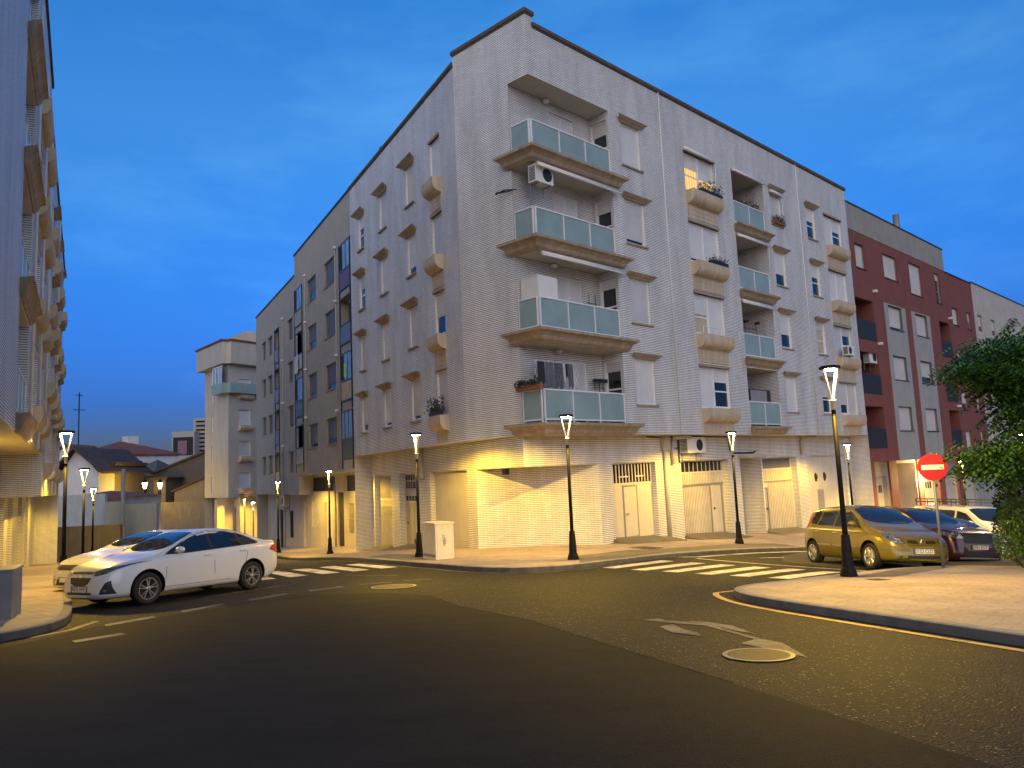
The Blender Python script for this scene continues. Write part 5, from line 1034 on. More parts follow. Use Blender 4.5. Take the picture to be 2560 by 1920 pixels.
# ------------------------------------------------------------------ street lamps
LAMP_GROUP = 'black street lamps with disc heads'
def make_lamp():
    t = empty('street_lamp', (0, 0, 0)); OFF[t.name] = Vector((0, 0, 0))
    mb = MB(); mb.lathe([(.165, -.15), (.165, .06), (.15, .075), (.15, .10), (.13, .16), (.115, .18), (.088, .70), (.08, .74), (.083, .78), (.055, .80)], 14); mb.build('base', 'lamp_black', t, smooth=False, uv=False)
    mb = MB(); mb.lathe([(.052, .78), (.044, 3.22)], 14); mb.build('pole', 'lamp_black', t, smooth=True, uv=False)
    mb = MB(); mb.lathe([(.04, 3.22), (.04, 3.385), (.072, 3.39), (.072, 3.415), (.03, 3.44)], 14); mb.build('collar', 'lamp_grey', t, smooth=True, uv=False)  # wide rim on the collar is added to shade the pole from the lamp
    for s in (-1, 1):
        mb = MB()
        a0, a1 = s*.018, s*.155
        mb.hexa([(a0-.018, -.022, 3.42), (a0+.018, -.022, 3.42), (a0+.018, .022, 3.42), (a0-.018, .022, 3.42), (a1-.016, -.03, 4.03), (a1+.016, -.03, 4.03), (a1+.016, .03, 4.03), (a1-.016, .03, 4.03)]); mb.build('arm', 'lamp_grey', t, uv=False)
    mb = MB(); mb.lathe([(.19, 4.03), (.21, 4.05), (.21, 4.075), (.17, 4.10), (.02, 4.115)], 24); h = mb.build('head', 'lamp_black', t, uv=False)
    mb = MB(); mb.lathe([(.02, 4.012), (.125, 4.018), (.13, 4.029)], 20); mb.build('lens', 'led', h, uv=False)
    ld = bpy.data.lights.new('lamp_light', 'SPOT'); ld.energy = 330*LAMP_K; ld.color = LAMP_COL; ld.spot_size = radians(164); ld.spot_blend = .30; ld.shadow_soft_size = .05
    ld.use_nodes = True; ln = ld.node_tree; em = ln.nodes['Emission']          # bat-wing optic: more light sideways than straight down
    tc_ = ln.nodes.new('ShaderNodeTexCoord'); sp_ = ln.nodes.new('ShaderNodeSeparateXYZ'); ln.links.new(tc_.outputs['Normal'], sp_.inputs[0]); ab = ln.nodes.new('ShaderNodeMath'); ab.operation = 'ABSOLUTE'; ln.links.new(sp_.outputs[2], ab.inputs[0])
    rp = ln.nodes.new('ShaderNodeValToRGB'); rp.color_ramp.elements[0].position = .15; rp.color_ramp.elements[0].color = (1.25,)*3+(1,); rp.color_ramp.elements[1].position = .95; rp.color_ramp.elements[1].color = (.42,)*3+(1,); ln.links.new(ab.outputs[0], rp.inputs[0]); ln.links.new(rp.outputs[0], em.inputs['Strength'])
    lo = bpy.data.objects.new('lamp_light', ld); COL.objects.link(lo); lo.parent = t; lo.location = (0, 0, 3.99)
    return t
lamp0 = make_lamp(); lamp_used = False
LAMP_LIGHT = [c for c in lamp0.children if c.type == 'LIGHT'][0].data
def street_lamp(x, y, ang, label, h=1., z=None, power=1.):
    global lamp_used
    o = copy_tree(lamp0) if lamp_used else lamp0; lamp_used = True
    l = [c for c in o.children if c.type == 'LIGHT'][0]
    if power != 1.: l.data = LAMP_LIGHT.copy(); l.data.energy *= power
    else: l.data = LAMP_LIGHT
    o.location = (x, y, (gz(x, y)+KH) if z is None else z); o.rotation_euler = (0, 0, ang); o.scale = (1, 1, h)
    return tag(o, label, 'street lamp', LAMP_GROUP)
street_lamp(6.45, 15.3, .25, 'tallest looking street lamp, standing on the plaza in front of the gold car', 1.02, power=1.7)
street_lamp(1.51, 21.85, .1, 'street lamp at the rounded pavement corner between the two zebra crossings')
street_lamp(8.04, 28.26, .4, 'street lamp in front of the brick pier right of the wide garage door')
street_lamp(-3.3, 25.55, -1.0, 'street lamp half hidden at its foot by the tall cream cabinet')
street_lamp(-9.3, 38.0, -1.1, 'street lamp before the dark doorway of the grey block')
street_lamp(-13.9, 44.6, -1.15, 'street lamp at the far end of the grey block beside the black doorway')
street_lamp(15.3, 35.2, .6, 'street lamp on the seam between the white brick and red blocks', 1.02)
street_lamp(-12.1, 20.5, .2, 'street lamp with the highest head at left, standing behind the white parked cars', 1., power=1.1)
street_lamp(-17.3, 30.6, .1, 'second highest head of the lamps along the left pavement'); street_lamp(-23.5, 42.5, .0, 'lowest head of the three lamps along the left pavement')
def lamp_at(px, pyt, D_, ang, label, power=1.):
    p = at(px, pyt, D_); street_lamp(p.x, p.y, ang, label, z=p.z-4.1, power=power)
lamp_at(612, 1247, 74, -.6, 'far street lamp leaning slightly right before the pale corner block'); lamp_at(633, 1254, 72, .3, 'far street lamp with an open V head before the pale corner block'); lamp_at(670, 1250, 70, .3, 'far street lamp with an open V head before the barred window'); lamp_at(507, 1256, 84, .5, 'lone far street lamp against the dark barn')
lamp_at(2402, 1150, 40, .6, 'far street lamp half covered by the tree before the red block', 2.2); lamp_at(2548, 1080, 24, .6, 'street lamp glaring through the leaves of the tree')
# two old lanterns by the stone houses
for px, lab in ((362, 'old style lantern on a bracket before the lit old house'), (400, 'old style lantern on a post beside the dark barn')):
    p = at(px, 1213, 76); t = empty('street_lantern', p, 0, lab, 'lantern', 'old lanterns by the stone houses')
    mb = MB(); mb.lathe([(.12, -.35), (.28, .25), (.1, .4)], 6, 0, p); mb.build('lamp_glass', 'porch_light', t, uv=False); mb = MB(); mb.lathe([(.36, .25), (.2, .45), (.05, .6)], 6, 0, p); mb.tube([p+Vector((0, 0, -.3)), p+Vector((0, 0, -4.2))], .06, 6); mb.build('post', 'lamp_black', t, uv=False)
    ld = bpy.data.lights.new('lantern_light', 'POINT'); ld.energy = 60*LAMP_K; ld.color = LAMP_COL; ld.shadow_soft_size = .2; lo = bpy.data.objects.new('lantern_light', ld); COL.objects.link(lo); lo.parent = t; lo.location = (-1.2, .8, -.2)

# ------------------------------------------------------------------ sign, cabinets
x, y = 9.5, 17.48; z = gz(x, y)+KH
t = empty('no_entry_sign', (x, y, z), 0, 'round red no entry sign with a white bar on a grey post', 'road sign')
mb = MB(); mb.tube([(x, y, z-.1), (x, y, z+2.58)], .03, 10); mb.build('post', 'steel', t, smooth=True, uv=False)
nrm = Vector((-x, -y-2, 0)).normalized(); tx = Vector((-nrm.y, nrm.x, 0)); zz = Vector((0, 0, 1)); cc_ = Vector((x, y, z+2.25))+nrm*.045
mb = MB(); n = 40; r = .305
mb.add([cc_-nrm*.012+r*(cos(2*pi*i/n)*tx+sin(2*pi*i/n)*zz) for i in range(n)]+[cc_+nrm*.004+r*(cos(2*pi*i/n)*tx+sin(2*pi*i/n)*zz) for i in range(n)], [(i, (i+1) % n, n+(i+1) % n, n+i) for i in range(n)]+[tuple(range(n))[::-1], tuple(range(n, 2*n))]); dsk = mb.build('disc', 'sign_red', t, uv=False)
mb = MB(); q = [cc_+nrm*.007+a*tx+b_*zz for a, b_ in ((-.225, -.055), (.225, -.055), (.225, .055), (-.225, .055))]; mb.add(q, [(0, 1, 2, 3)]); mb.build('bar', 'sign_white', dsk, uv=False)
# tall cream cabinet
fc = Fr((-2.72, 23.85), d2(-.52), Vector((cos(.52), -sin(.52)))*1.); z = gz(-2.7, 24.2)+KH
t = empty('service_cabinet', (-2.7, 24.2, z), 0, 'tall cream utility cabinet with a scribble on its side at the pavement corner', 'utility cabinet')
fc = Fr((-2.56, 23.7), Vector((-.50, .866)), Vector((-.866, -.5)))     # u runs away from the viewer along the left face
mb = MB(); fc.box(mb, 0, 1.0, -.62, 0, z-.05, z+1.08); mb.build('body', 'cabinet_paint', t)
mb = MB(); fc.box(mb, -.03, 1.03, -.65, .03, z+1.08, z+1.13); mb.build('top', 'cabinet_paint', t)
mb = MB(); [fc.box(mb, .05+i*.078, .085+i*.078, 0, .006, z+.09, z+.16) for i in range(12)]; mb.build('vent_slots', 'opening_dark', t)
mb = MB(); fc.box(mb, .5, .505, 0, .005, z+.2, z+1.05); fc.box(mb, -.005, 0, -.56, -.06, z+.12, z+.125); fc.box(mb, -.005, 0, -.565, -.56, z+.12, z+1.02); fc.box(mb, -.005, 0, -.06, -.055, z+.12, z+1.02); mb.build('door_seam', 'pipe_grey', t)
mb = MB(); pts = [fc.P(-.012, -.30+.05*sin(i*2.3)+.012*i*.3, z+.42+.03*i+.012*cos(i*3.1)) for i in range(13)]; mb.tube(pts, .006, 5); pts = [fc.P(-.012, -.33+.03*cos(i*2.6), z+.48+.025*i) for i in range(9)]; mb.tube(pts, .005, 5); mb.build('scribble', 'plate_ink', t, uv=False)
mb = MB(); [mb.lathe([(.012, 0), (.012, .006)], 8, 0, fc.P(-.004, -.1-.1*rng.random()*4, z+.82+.2*rng.random())) for i in range(6)]; mb.build('rust_spot', 'iron_dark', t, uv=False)
# grey cabinet cut by the left edge
z = gz(-9.1, 13.5)+KH; t = empty('electric_cabinet', (-9.2, 13.6, z), 0, 'low grey cabinet on the pavement cut by the left edge', 'utility cabinet')
fc = Fr((-8.80, 13.42), Vector((-.40, .917)), Vector((.917, .40)))
mb = MB(); fc.box(mb, 0, .9, -.8, 0, z-.05, z+.80); mb.build('body', 'grey_cabinet', t); mb = MB(); fc.box(mb, -.02, .92, -.82, .02, z+.80, z+.84); mb.build('lid', 'grey_alu', t)

# ------------------------------------------------------------------ cars
def curve(keys):
    xs = np.array([k[0] for k in keys], float); ys = np.array([k[1] for k in keys], float); d = np.diff(ys)/np.diff(xs); m = np.zeros(len(xs)); m[1:-1] = np.where(d[:-1]*d[1:] > 0, 2*d[:-1]*d[1:]/(d[:-1]+d[1:]+1e-12), 0); m[0], m[-1] = d[0], d[-1]
    def f(x):
        x = min(max(x, xs[0]), xs[-1]); i = min(int(np.searchsorted(xs, x, 'right'))-1, len(xs)-2); h = xs[i+1]-xs[i]; t = (x-xs[i])/h
        return float((2*t**3-3*t**2+1)*ys[i]+(t**3-2*t**2+t)*h*m[i]+(-2*t**3+3*t**2)*ys[i+1]+(t**3-t**2)*h*m[i+1])
    return f
def catmull(P, n):
    P = [P[0]]+list(P)+[P[-1]]; out = []
    for i in range(1, len(P)-2):
        p0, p1, p2, p3 = (np.array(q) for q in P[i-1:i+3])
        for j in range(n):
            t = j/n; out.append(.5*((2*p1)+(-p0+p2)*t+(2*p0-5*p1+4*p2-p3)*t*t+(-p0+3*p1-3*p2+p3)*t**3))
    out.append(np.array(P[-2])); return out
def to_mesh_text(s, size):
    cu = bpy.data.curves.new('txt', 'FONT'); cu.body = s; cu.size = size; cu.align_x = 'CENTER'; cu.align_y = 'CENTER'; ob = bpy.data.objects.new('txt', cu); COL.objects.link(ob)
    dg = bpy.context.evaluated_depsgraph_get(); me = bpy.data.meshes.new_from_object(ob.evaluated_get(dg)); vs = [tuple(v.co) for v in me.vertices]; fs = [tuple(p.vertices) for p in me.polygons]
    bpy.data.objects.remove(ob); bpy.data.meshes.remove(me); return vs, fs
def make_car(name, label, S, paint_m, loc, heading, group=None, slope=0., detail=True, cat='car'):
    """loc = ground point under the middle of the wheelbase; heading = direction of travel (radians from +x)"""
    t = empty(name, (0, 0, 0), 0, label, cat, group); OFF[t.name] = Vector((0, 0, 0))
    L, fo, wb = S['L'], S['fo'], S['wb']; xo = fo+wb/2
    X = lambda xf: xo-xf
    top, belt, wid, wr, zb = (curve(S[k]) for k in ('top', 'belt', 'w', 'wr', 'zb'))
    xs = sorted(set([0, .015, .04, .08, .13, .2, .3, .4]+list(np.linspace(.5, L-.45, 44))+[L-.35, L-.25, L-.17, L-.1, L-.05, L-.02, L]))
    rings = []
    for xf in xs:
        w_, b_, tp, r_, z0 = wid(xf), belt(xf), top(xf), wr(xf), zb(xf); b_ = min(b_, tp-.02)
        P = [(0, z0), (w_-.22, z0), (w_-.05, z0+.05), (w_-.005, z0+.3*(b_-z0)), (w_, z0+.62*(b_-z0)), (w_-.02, b_-.07), (w_-.06, b_), (r_+(w_-.06-r_)*.35, b_+.55*(tp-b_)), (r_, b_+.88*(tp-b_)), (r_*.6, b_+.985*(tp-b_)), (0, tp)]
        half = catmull(P, 4); rings.append([(X(xf), y, z) for y, z in half]+[(X(xf), -y, z) for y, z in half[-2:0:-1]])
    n = len(rings[0]); mb = MB(); mb.v = [p for r in rings for p in r]
    for i in range(len(rings)-1):
        for j in range(n): mb.f.append((i*n+j, i*n+(j+1) % n, (i+1)*n+(j+1) % n, (i+1)*n+j)); mb.m.append(0)
    mb.f += [tuple(range(n))[::-1], tuple(range((len(rings)-1)*n, len(rings)*n))]; mb.m += [0, 0]
    body = mb.build('body', [paint_m, 'black_plastic'], t, smooth=True, fix=True, uv=False)
    bm = bmesh.new(); bm.from_mesh(body.data); bmesh.ops.triangulate(bm, faces=bm.faces); bvh = BVHTree.FromBMesh(bm)
    bm.free()
    # wheel arches
    R = S['r']; cut = MB()
    for xf in (fo, fo+wb):
        for s in (-1, 1):
            n2 = 28; ra = R+.065; y0, y1 = s*(wid(xf)-.27), s*(wid(xf)+.2); k0 = len(cut.v)
            cut.add([(X(xf)+ra*cos(2*pi*i/n2), yy, R+.01+ra*sin(2*pi*i/n2)) for yy in (min(y0, y1), max(y0, y1)) for i in range(n2)], [(i, (i+1) % n2, n2+(i+1) % n2, n2+i) for i in range(n2)]+[tuple(range(n2))[::-1], tuple(range(n2, 2*n2))])
    co_ = cut.build('cutter', 'black_plastic', None, fix=True, uv=False)
    md = body.modifiers.new('arch', 'BOOLEAN'); md.object = co_; md.operation = 'DIFFERENCE'; md.solver = 'EXACT'; md.material_mode = 'TRANSFER'
    dg = bpy.context.evaluated_depsgraph_get(); me = bpy.data.meshes.new_from_object(body.evaluated_get(dg)); body.modifiers.clear(); body.data = me
    bpy.data.objects.remove(co_)
    bm = bmesh.new(); bm.from_mesh(me)
    for f in bm.faces: f.smooth = True
    for e in bm.edges:
        if len(e.link_faces) == 2 and e.calc_face_angle(0) > radians(38): e.smooth = False
    bm.to_mesh(me); bm.free()
    def decal(nm, poly, view, mat, off=.004, cuts=3, parent=t, smooth=True):
        o3, ax, ay, dr = {'L': (lambda a, b_: Vector((a, 3, b_)), 0, 0, Vector((0, -1, 0))), 'R': (lambda a, b_: Vector((a, -3, b_)), 0, 0, Vector((0, 1, 0))), 'F': (lambda a, b_: Vector((6, a, b_)), 0, 0, Vector((-1, 0, 0))), 'B': (lambda a, b_: Vector((-6, a, b_)), 0, 0, Vector((1, 0, 0))), 'T': (lambda a, b_: Vector((a, b_, 4)), 0, 0, Vector((0, 0, -1)))}[view]
        bm = bmesh.new(); vs = [bm.verts.new((a, b_, 0)) for a, b_ in poly]; bm.faces.new(vs); bmesh.ops.triangulate(bm, faces=bm.faces)
        bmesh.ops.subdivide_edges(bm, edges=bm.edges, cuts=cuts, use_grid_fill=True); bmesh.ops.triangulate(bm, faces=bm.faces)
        m_ = MB(); ok = {}; 
        for v in bm.verts:
            h = bvh.ray_cast(o3(v.co.x, v.co.y), dr)
            if h[0] is not None:
                ok[v.index] = len(m_.v); nn = h[1] if h[1].dot(dr) < 0 else -h[1]; m_.v.append(tuple(h[0]+nn*off))
        bm.verts.index_update()
        for f in bm.faces:
            if all(v.index in ok for v in f.verts): m_.f.append(tuple(ok[v.index] for v in f.verts)); m_.m.append(0)
        bm.free(); return m_.build(nm, mat, parent, smooth=smooth, uv=False) if m_.f else None
    def both(nm, poly, mat, **kw):
        for v in 'LR': decal(nm, [(X(a), b_) for a, b_ in poly], v, mat, **kw)
    if S.get('surround'): both('window_surround', S['surround'], 'black_plastic', off=.002, cuts=5)
    for poly in S['glass']: both('side_window', poly, 'car_glass', cuts=4)
    decal('windscreen', [(X(a), b_) for a, b_ in S['screen']+[(a, -b_) for a, b_ in S['screen'][::-1]]], 'T', 'car_glass', cuts=5)
    decal('rear_window', [(X(a), b_) for a, b_ in S['rear']+[(a, -b_) for a, b_ in S['rear'][::-1]]], 'T', 'car_glass', cuts=4)
    if detail:
        for s in (1, -1): decal('headlight', [(s*a, b_) for a, b_ in S['head']], 'F', 'headlight_glass', cuts=5)
        for nm, poly, mt in S.get('front', []): decal(nm, poly, 'F', mt, cuts=5)
        for nm, poly, mt in S.get('frontpair', []):
            for s in (1, -1): decal(nm, [(s*a, b_) for a, b_ in poly], 'F', mt, cuts=4, off=.006)
        for s in (1, -1): decal('tail_light', [(s*a, b_) for a, b_ in S['tail']], 'B', 'tail_red', cuts=4)
        for nm, poly, mt in S.get('side', []): both(nm, poly, mt, off=.003, cuts=2)
        for xf, zh in S['handles']:
            for s in (1, -1):
                h = bvh.ray_cast(Vector((X(xf), 3*s, zh)), Vector((0, -s, 0)))[0]
                if h: m_ = MB(); m_.hexa([(X(xf)-.1, h.y-.01*s, zh-.018), (X(xf)+.1, h.y-.01*s, zh-.018), (X(xf)+.1, h.y+.03*s, zh-.012), (X(xf)-.1, h.y+.03*s, zh-.012), (X(xf)-.1, h.y-.01*s, zh+.018), (X(xf)+.1, h.y-.01*s, zh+.018), (X(xf)+.1, h.y+.03*s, zh+.012), (X(xf)-.1, h.y+.03*s, zh+.012)]); m_.build('door_handle', S.get('handle_mat', paint_m), t, uv=False)
        mx, mz = S['mirror']
        for s in (1, -1):
            h = bvh.ray_cast(Vector((X(mx), 3*s, mz)), Vector((0, -s, 0)))[0]; m_ = MB(); k = []
            for i in range(7):
                for j in range(12):
                    ph = pi*i/6; a = 2*pi*j/12; k.append((X(mx)+.085*cos(ph)*.9+(.02 if cos(ph) > 0 else 0), h.y+s*(.14+.115*sin(ph)*cos(a)), mz+.06+.075*sin(ph)*sin(a)))
            m_.add(k, [(i*12+j, i*12+(j+1) % 12, (i+1)*12+(j+1) % 12, (i+1)*12+j) for i in range(6) for j in range(12)]); m_.hexa([(X(mx)-.03, h.y-.03*s, mz-.01), (X(mx)+.04, h.y-.03*s, mz-.01), (X(mx)+.04, h.y+.1*s, mz+.02), (X(mx)-.03, h.y+.1*s, mz+.02), (X(mx)-.03, h.y-.03*s, mz+.03), (X(mx)+.04, h.y-.03*s, mz+.03), (X(mx)+.04, h.y+.1*s, mz+.05), (X(mx)-.03, h.y+.1*s, mz+.05)]); m_.build('wing_mirror', paint_m, t, smooth=True, uv=False)
        if S.get('plate'):
            py, pz, txt = S['plate']; hx = bvh.ray_cast(Vector((6, py, pz)), Vector((-1, 0, 0)))[0].x+.012
            m_ = MB(); m_.box(hx-.02, hx, py-.26, py+.26, pz-.057, pz+.057); po = m_.build('number_plate', 'plate_white', t, uv=False)
            m_ = MB(); 
            for (a0, a1, b0, b1) in ((-.27, .27, .057, .067), (-.27, .27, -.067, -.057), (-.27, -.26, -.057, .057), (.26, .27, -.057, .057)): m_.box(hx-.02, hx+.002, py+a0, py+a1, pz+b0, pz+b1)
            m_.build('plate_rim', 'black_plastic', po, uv=False)
            if txt:
                vs, fs = to_mesh_text(txt, .125); m_ = MB(); m_.add([(hx+.002, py+v[0]*.86, pz+v[1]) for v in vs], fs); m_.build('plate_text', 'plate_ink', po, uv=False)
            m_ = MB(); m_.box(hx-.02, hx+.0015, py-.258, py-.225, pz-.055, pz+.055); m_.build('plate_band', 'panel_blue', po, uv=False)
        for f_ in S.get('extra', []): f_(t, bvh, X)
    # wheels
    wi = 0
    for xf in (fo, fo+wb):
        for s in (1, -1):
            yw = s*(wid(xf)-.115); cx = (X(xf), yw, R)
            m_ = MB(); m_.lathe([(R*.66, -.095*s), (R*.9, -.105*s), (R*.985, -.075*s), (R, -.03*s), (R, .03*s), (R*.985, .08*s), (R*.9, .105*s), (R*.68, .098*s), (R*.66, .05*s)], 32, 0, cx, 'y'); wh = m_.build('wheel', 'tyre_rubber', t, smooth=True, uv=False)
            m_ = MB(); ro = R*.68; n2 = 32
            m_.lathe([(ro*.9, .06*s), (ro, .098*s), (ro, .104*s), (ro*.93, .104*s), (ro*.90, .085*s), (ro*.88, .05*s)], n2, 0, cx, 'y', caps=False)
            ns = S.get('spokes', 5); yo = .092*s
            for i in range(ns):
                for da in ((-.16, .16) if S.get('double', True) else (0,)):
                    a = 2*pi*i/ns+.3+wi*.7; ca, sa = cos(a), sin(a); ce, se = cos(a+da*1.15), sin(a+da*1.15); hw_ = .017 if S.get('double', True) else .05
                    p0 = (ro*.12, da*.08); ex, ez = ro*.93*ce, ro*.93*se; sx, sz = ro*.14*cos(a+da), ro*.14*sin(a+da); tx_, tz_ = -(ez-sz), (ex-sx); l_ = sqrt(tx_*tx_+tz_*tz_); tx_, tz_ = tx_/l_*hw_, tz_/l_*hw_
                    m_.hexa([(cx[0]+sx-tx_, cx[1]+yo-.03*s, cx[2]+sz-tz_), (cx[0]+ex-tx_*.9, cx[1]+yo-.03*s, cx[2]+ez-tz_*.9), (cx[0]+ex+tx_*.9, cx[1]+yo-.03*s, cx[2]+ez+tz_*.9), (cx[0]+sx+tx_, cx[1]+yo-.03*s, cx[2]+sz+tz_), (cx[0]+sx-tx_*.7, cx[1]+yo+.004*s, cx[2]+sz-tz_*.7), (cx[0]+ex-tx_*.6, cx[1]+yo+.0*s, cx[2]+ez-tz_*.6), (cx[0]+ex+tx_*.6, cx[1]+yo+.0*s, cx[2]+ez+tz_*.6), (cx[0]+sx+tx_*.7, cx[1]+yo+.004*s, cx[2]+sz+tz_*.7)])
            m_.lathe([(ro*.2, .05*s), (ro*.2, .094*s), (ro*.12, .102*s), (.004, .104*s)], 14, 0, cx, 'y'); m_.build('rim', 'alloy', wh, uv=False)
            m_ = MB(); m_.lathe([(ro*.9, .02*s), (ro*.9, .045*s)], 24, 0, cx, 'y'); m_.build('brake_disc', 'opening_dark', wh, uv=False); wi += 1
    hx, hy = cos(heading), sin(heading)
    zf, zr_ = gz(loc[0]+hx*wb/2, loc[1]+hy*wb/2), gz(loc[0]-hx*wb/2, loc[1]-hy*wb/2); zl, zrr = gz(loc[0]-hy*.75, loc[1]+hx*.75), gz(loc[0]+hy*.75, loc[1]-hx*.75)
    t.rotation_mode = 'XYZ'; t.rotation_euler = (atan2(zl-zrr, 1.5), -atan2(zf-zr_, wb), heading); t.location = (loc[0], loc[1], (zf+zr_)/2+S.get('lift', 0))
    return t
def seam(xf0, z0, xf1, z1, w_=.012): return [(xf0, z0), (xf0+w_, z0), (xf1+w_, z1), (xf1, z1)]
def bowtie(t, bvh, X):
    h = bvh.ray_cast(Vector((6, 0, .655)), Vector((-1, 0, 0)))[0]; m_ = MB()
    for a, b_, c_, d_ in ((-.095, .02, -.025, .028), (.095, -.02, .025, -.028)): pass
    m_.hexa([(h.x+.0, -.10, .638), (h.x+.0, .10, .638), (h.x+.018, .10, .638), (h.x+.018, -.10, .638), (h.x, -.09, .672), (h.x, .09, .672), (h.x+.018, .09, .672), (h.x+.018, -.09, .672)])
    m_.hexa([(h.x+.0, -.035, .62), (h.x+.0, .035, .62), (h.x+.02, .035, .62), (h.x+.02, -.035, .62), (h.x, -.03, .69), (h.x, .03, .69), (h.x+.02, .03, .69), (h.x+.02, -.03, .69)]); m_.build('emblem', 'chrome', t, uv=False)
SEDAN = dict(L=4.6, fo=.93, wb=2.685, r=.325,
 top=[(0, .52), (.04, .66), (.12, .76), (.3, .85), (.7, .94), (1.15, 1.0), (1.3, 1.04), (1.75, 1.26), (2.15, 1.41), (2.6, 1.475), (3.0, 1.468), (3.45, 1.385), (3.85, 1.24), (4.12, 1.14), (4.45, 1.11), (4.53, 1.06), (4.57, .95), (4.6, .75)],
 belt=[(0, .45), (.06, .6), (.2, .72), (.6, .84), (1.2, .93), (2, .965), (3, 1.01), (3.8, 1.05), (4.3, 1.04), (4.5, .98), (4.6, .7)],
 w=[(0, .42), (.04, .6), (.12, .72), (.25, .8), (.5, .865), (.9, .895), (1.4, .893), (2.5, .893), (3.4, .897), (3.9, .885), (4.25, .83), (4.45, .76), (4.55, .68), (4.6, .55)],
 wr=[(0, .3), (.1, .5), (.3, .62), (.7, .70), (1.2, .735), (1.7, .66), (2.2, .575), (2.7, .565), (3.3, .57), (3.8, .62), (4.2, .66), (4.5, .6), (4.6, .4)],
 zb=[(0, .24), (.1, .19), (.4, .19), (1.5, .2), (3.4, .2), (4.1, .22), (4.4, .3), (4.6, .42)],
 glass=[[(1.42, 1.0), (1.62, 1.10), (2.0, 1.28), (2.3, 1.375), (2.47, 1.40), (2.50, 1.02), (2.0, 1.0)], [(2.58, 1.025), (2.55, 1.405), (3.0, 1.39), (3.28, 1.33), (3.32, 1.06)], [(3.37, 1.065), (3.34, 1.315), (3.62, 1.2), (3.8, 1.10), (3.72, 1.085)]],
 surround=[(1.34, .975), (1.5, 1.07), (1.98, 1.30), (2.3, 1.40), (2.6, 1.43), (3.02, 1.415), (3.3, 1.352), (3.66, 1.215), (3.87, 1.095), (3.76, 1.06), (2.5, 1.0), (1.9, .975)],
 screen=[(1.32, 0), (1.36, .35), (1.46, .60), (1.6, .655), (1.95, .595), (2.22, .515), (2.2, .25), (2.19, 0)], rear=[(3.42, 0), (3.43, .4), (3.47, .52), (3.85, .57), (3.98, .5), (4.02, 0)],
 head=[(.40, .66), (.36, .735), (.52, .775), (.74, .835), (.83, .88), (.86, .885), (.80, .80), (.68, .695), (.5, .65)],
 front=[('upper_grille', [(-.33, .685), (.33, .685), (.38, .725), (.2, .735), (-.2, .735), (-.38, .725)], 'black_plastic'), ('lower_grille', [(-.36, .62), (.36, .62), (.30, .505), (.16, .46), (-.16, .46), (-.30, .505)], 'black_plastic'), ('intake', [(-.42, .285), (.42, .285), (.40, .335), (-.40, .335)], 'black_plastic')],
 frontpair=[('fog_light_recess', [(.60, .30), (.80, .30), (.765, .56), (.70, .52), (.64, .40)], 'black_plastic'), ('fog_light', [(.66, .335), (.72, .335), (.72, .385), (.66, .385)], 'headlight_glass')],
 tail=[(.50, .88), (.52, 1.0), (.62, 1.03), (.80, 1.0), (.84, .9), (.78, .80), (.66, .80)],
 side=[('door_seam', seam(1.30, .3, 1.34, .92), 'black_plastic'), ('door_seam', seam(2.54, .3, 2.53, .98), 'black_plastic'), ('door_seam', seam(3.38, .62, 3.5, 1.02), 'black_plastic'), ('sill_seam', [(1.3, .315), (3.0, .315), (3.0, .323), (1.3, .323)], 'black_plastic')],
 handles=[(2.36, .90), (3.34, .93)], mirror=(1.62, 1.0), plate=(.0, .395, '4675 HPK'), extra=[bowtie], spokes=5)
def diamond(t, bvh, X):
    h = bvh.ray_cast(Vector((6, 0, .68)), Vector((-1, 0, 0)))[0]; m_ = MB(); x_ = h.x+.014
    o_ = [(0, .095), (.06, 0), (0, -.095), (-.06, 0)]; i_ = [(0, .055), (.032, 0), (0, -.055), (-.032, 0)]
    m_.add([(x_, a, .68+b_) for a, b_ in o_]+[(x_+.012, a, .68+b_) for a, b_ in i_]+[(x_, a*.9, .68+b_*.9) for a, b_ in i_], [(k, (k+1) % 4, 4+(k+1) % 4, 4+k) for k in range(4)]+[(4+k, 4+(k+1) % 4, 8+(k+1) % 4, 8+k) for k in range(4)]); m_.build('emblem', 'chrome', t, uv=False)
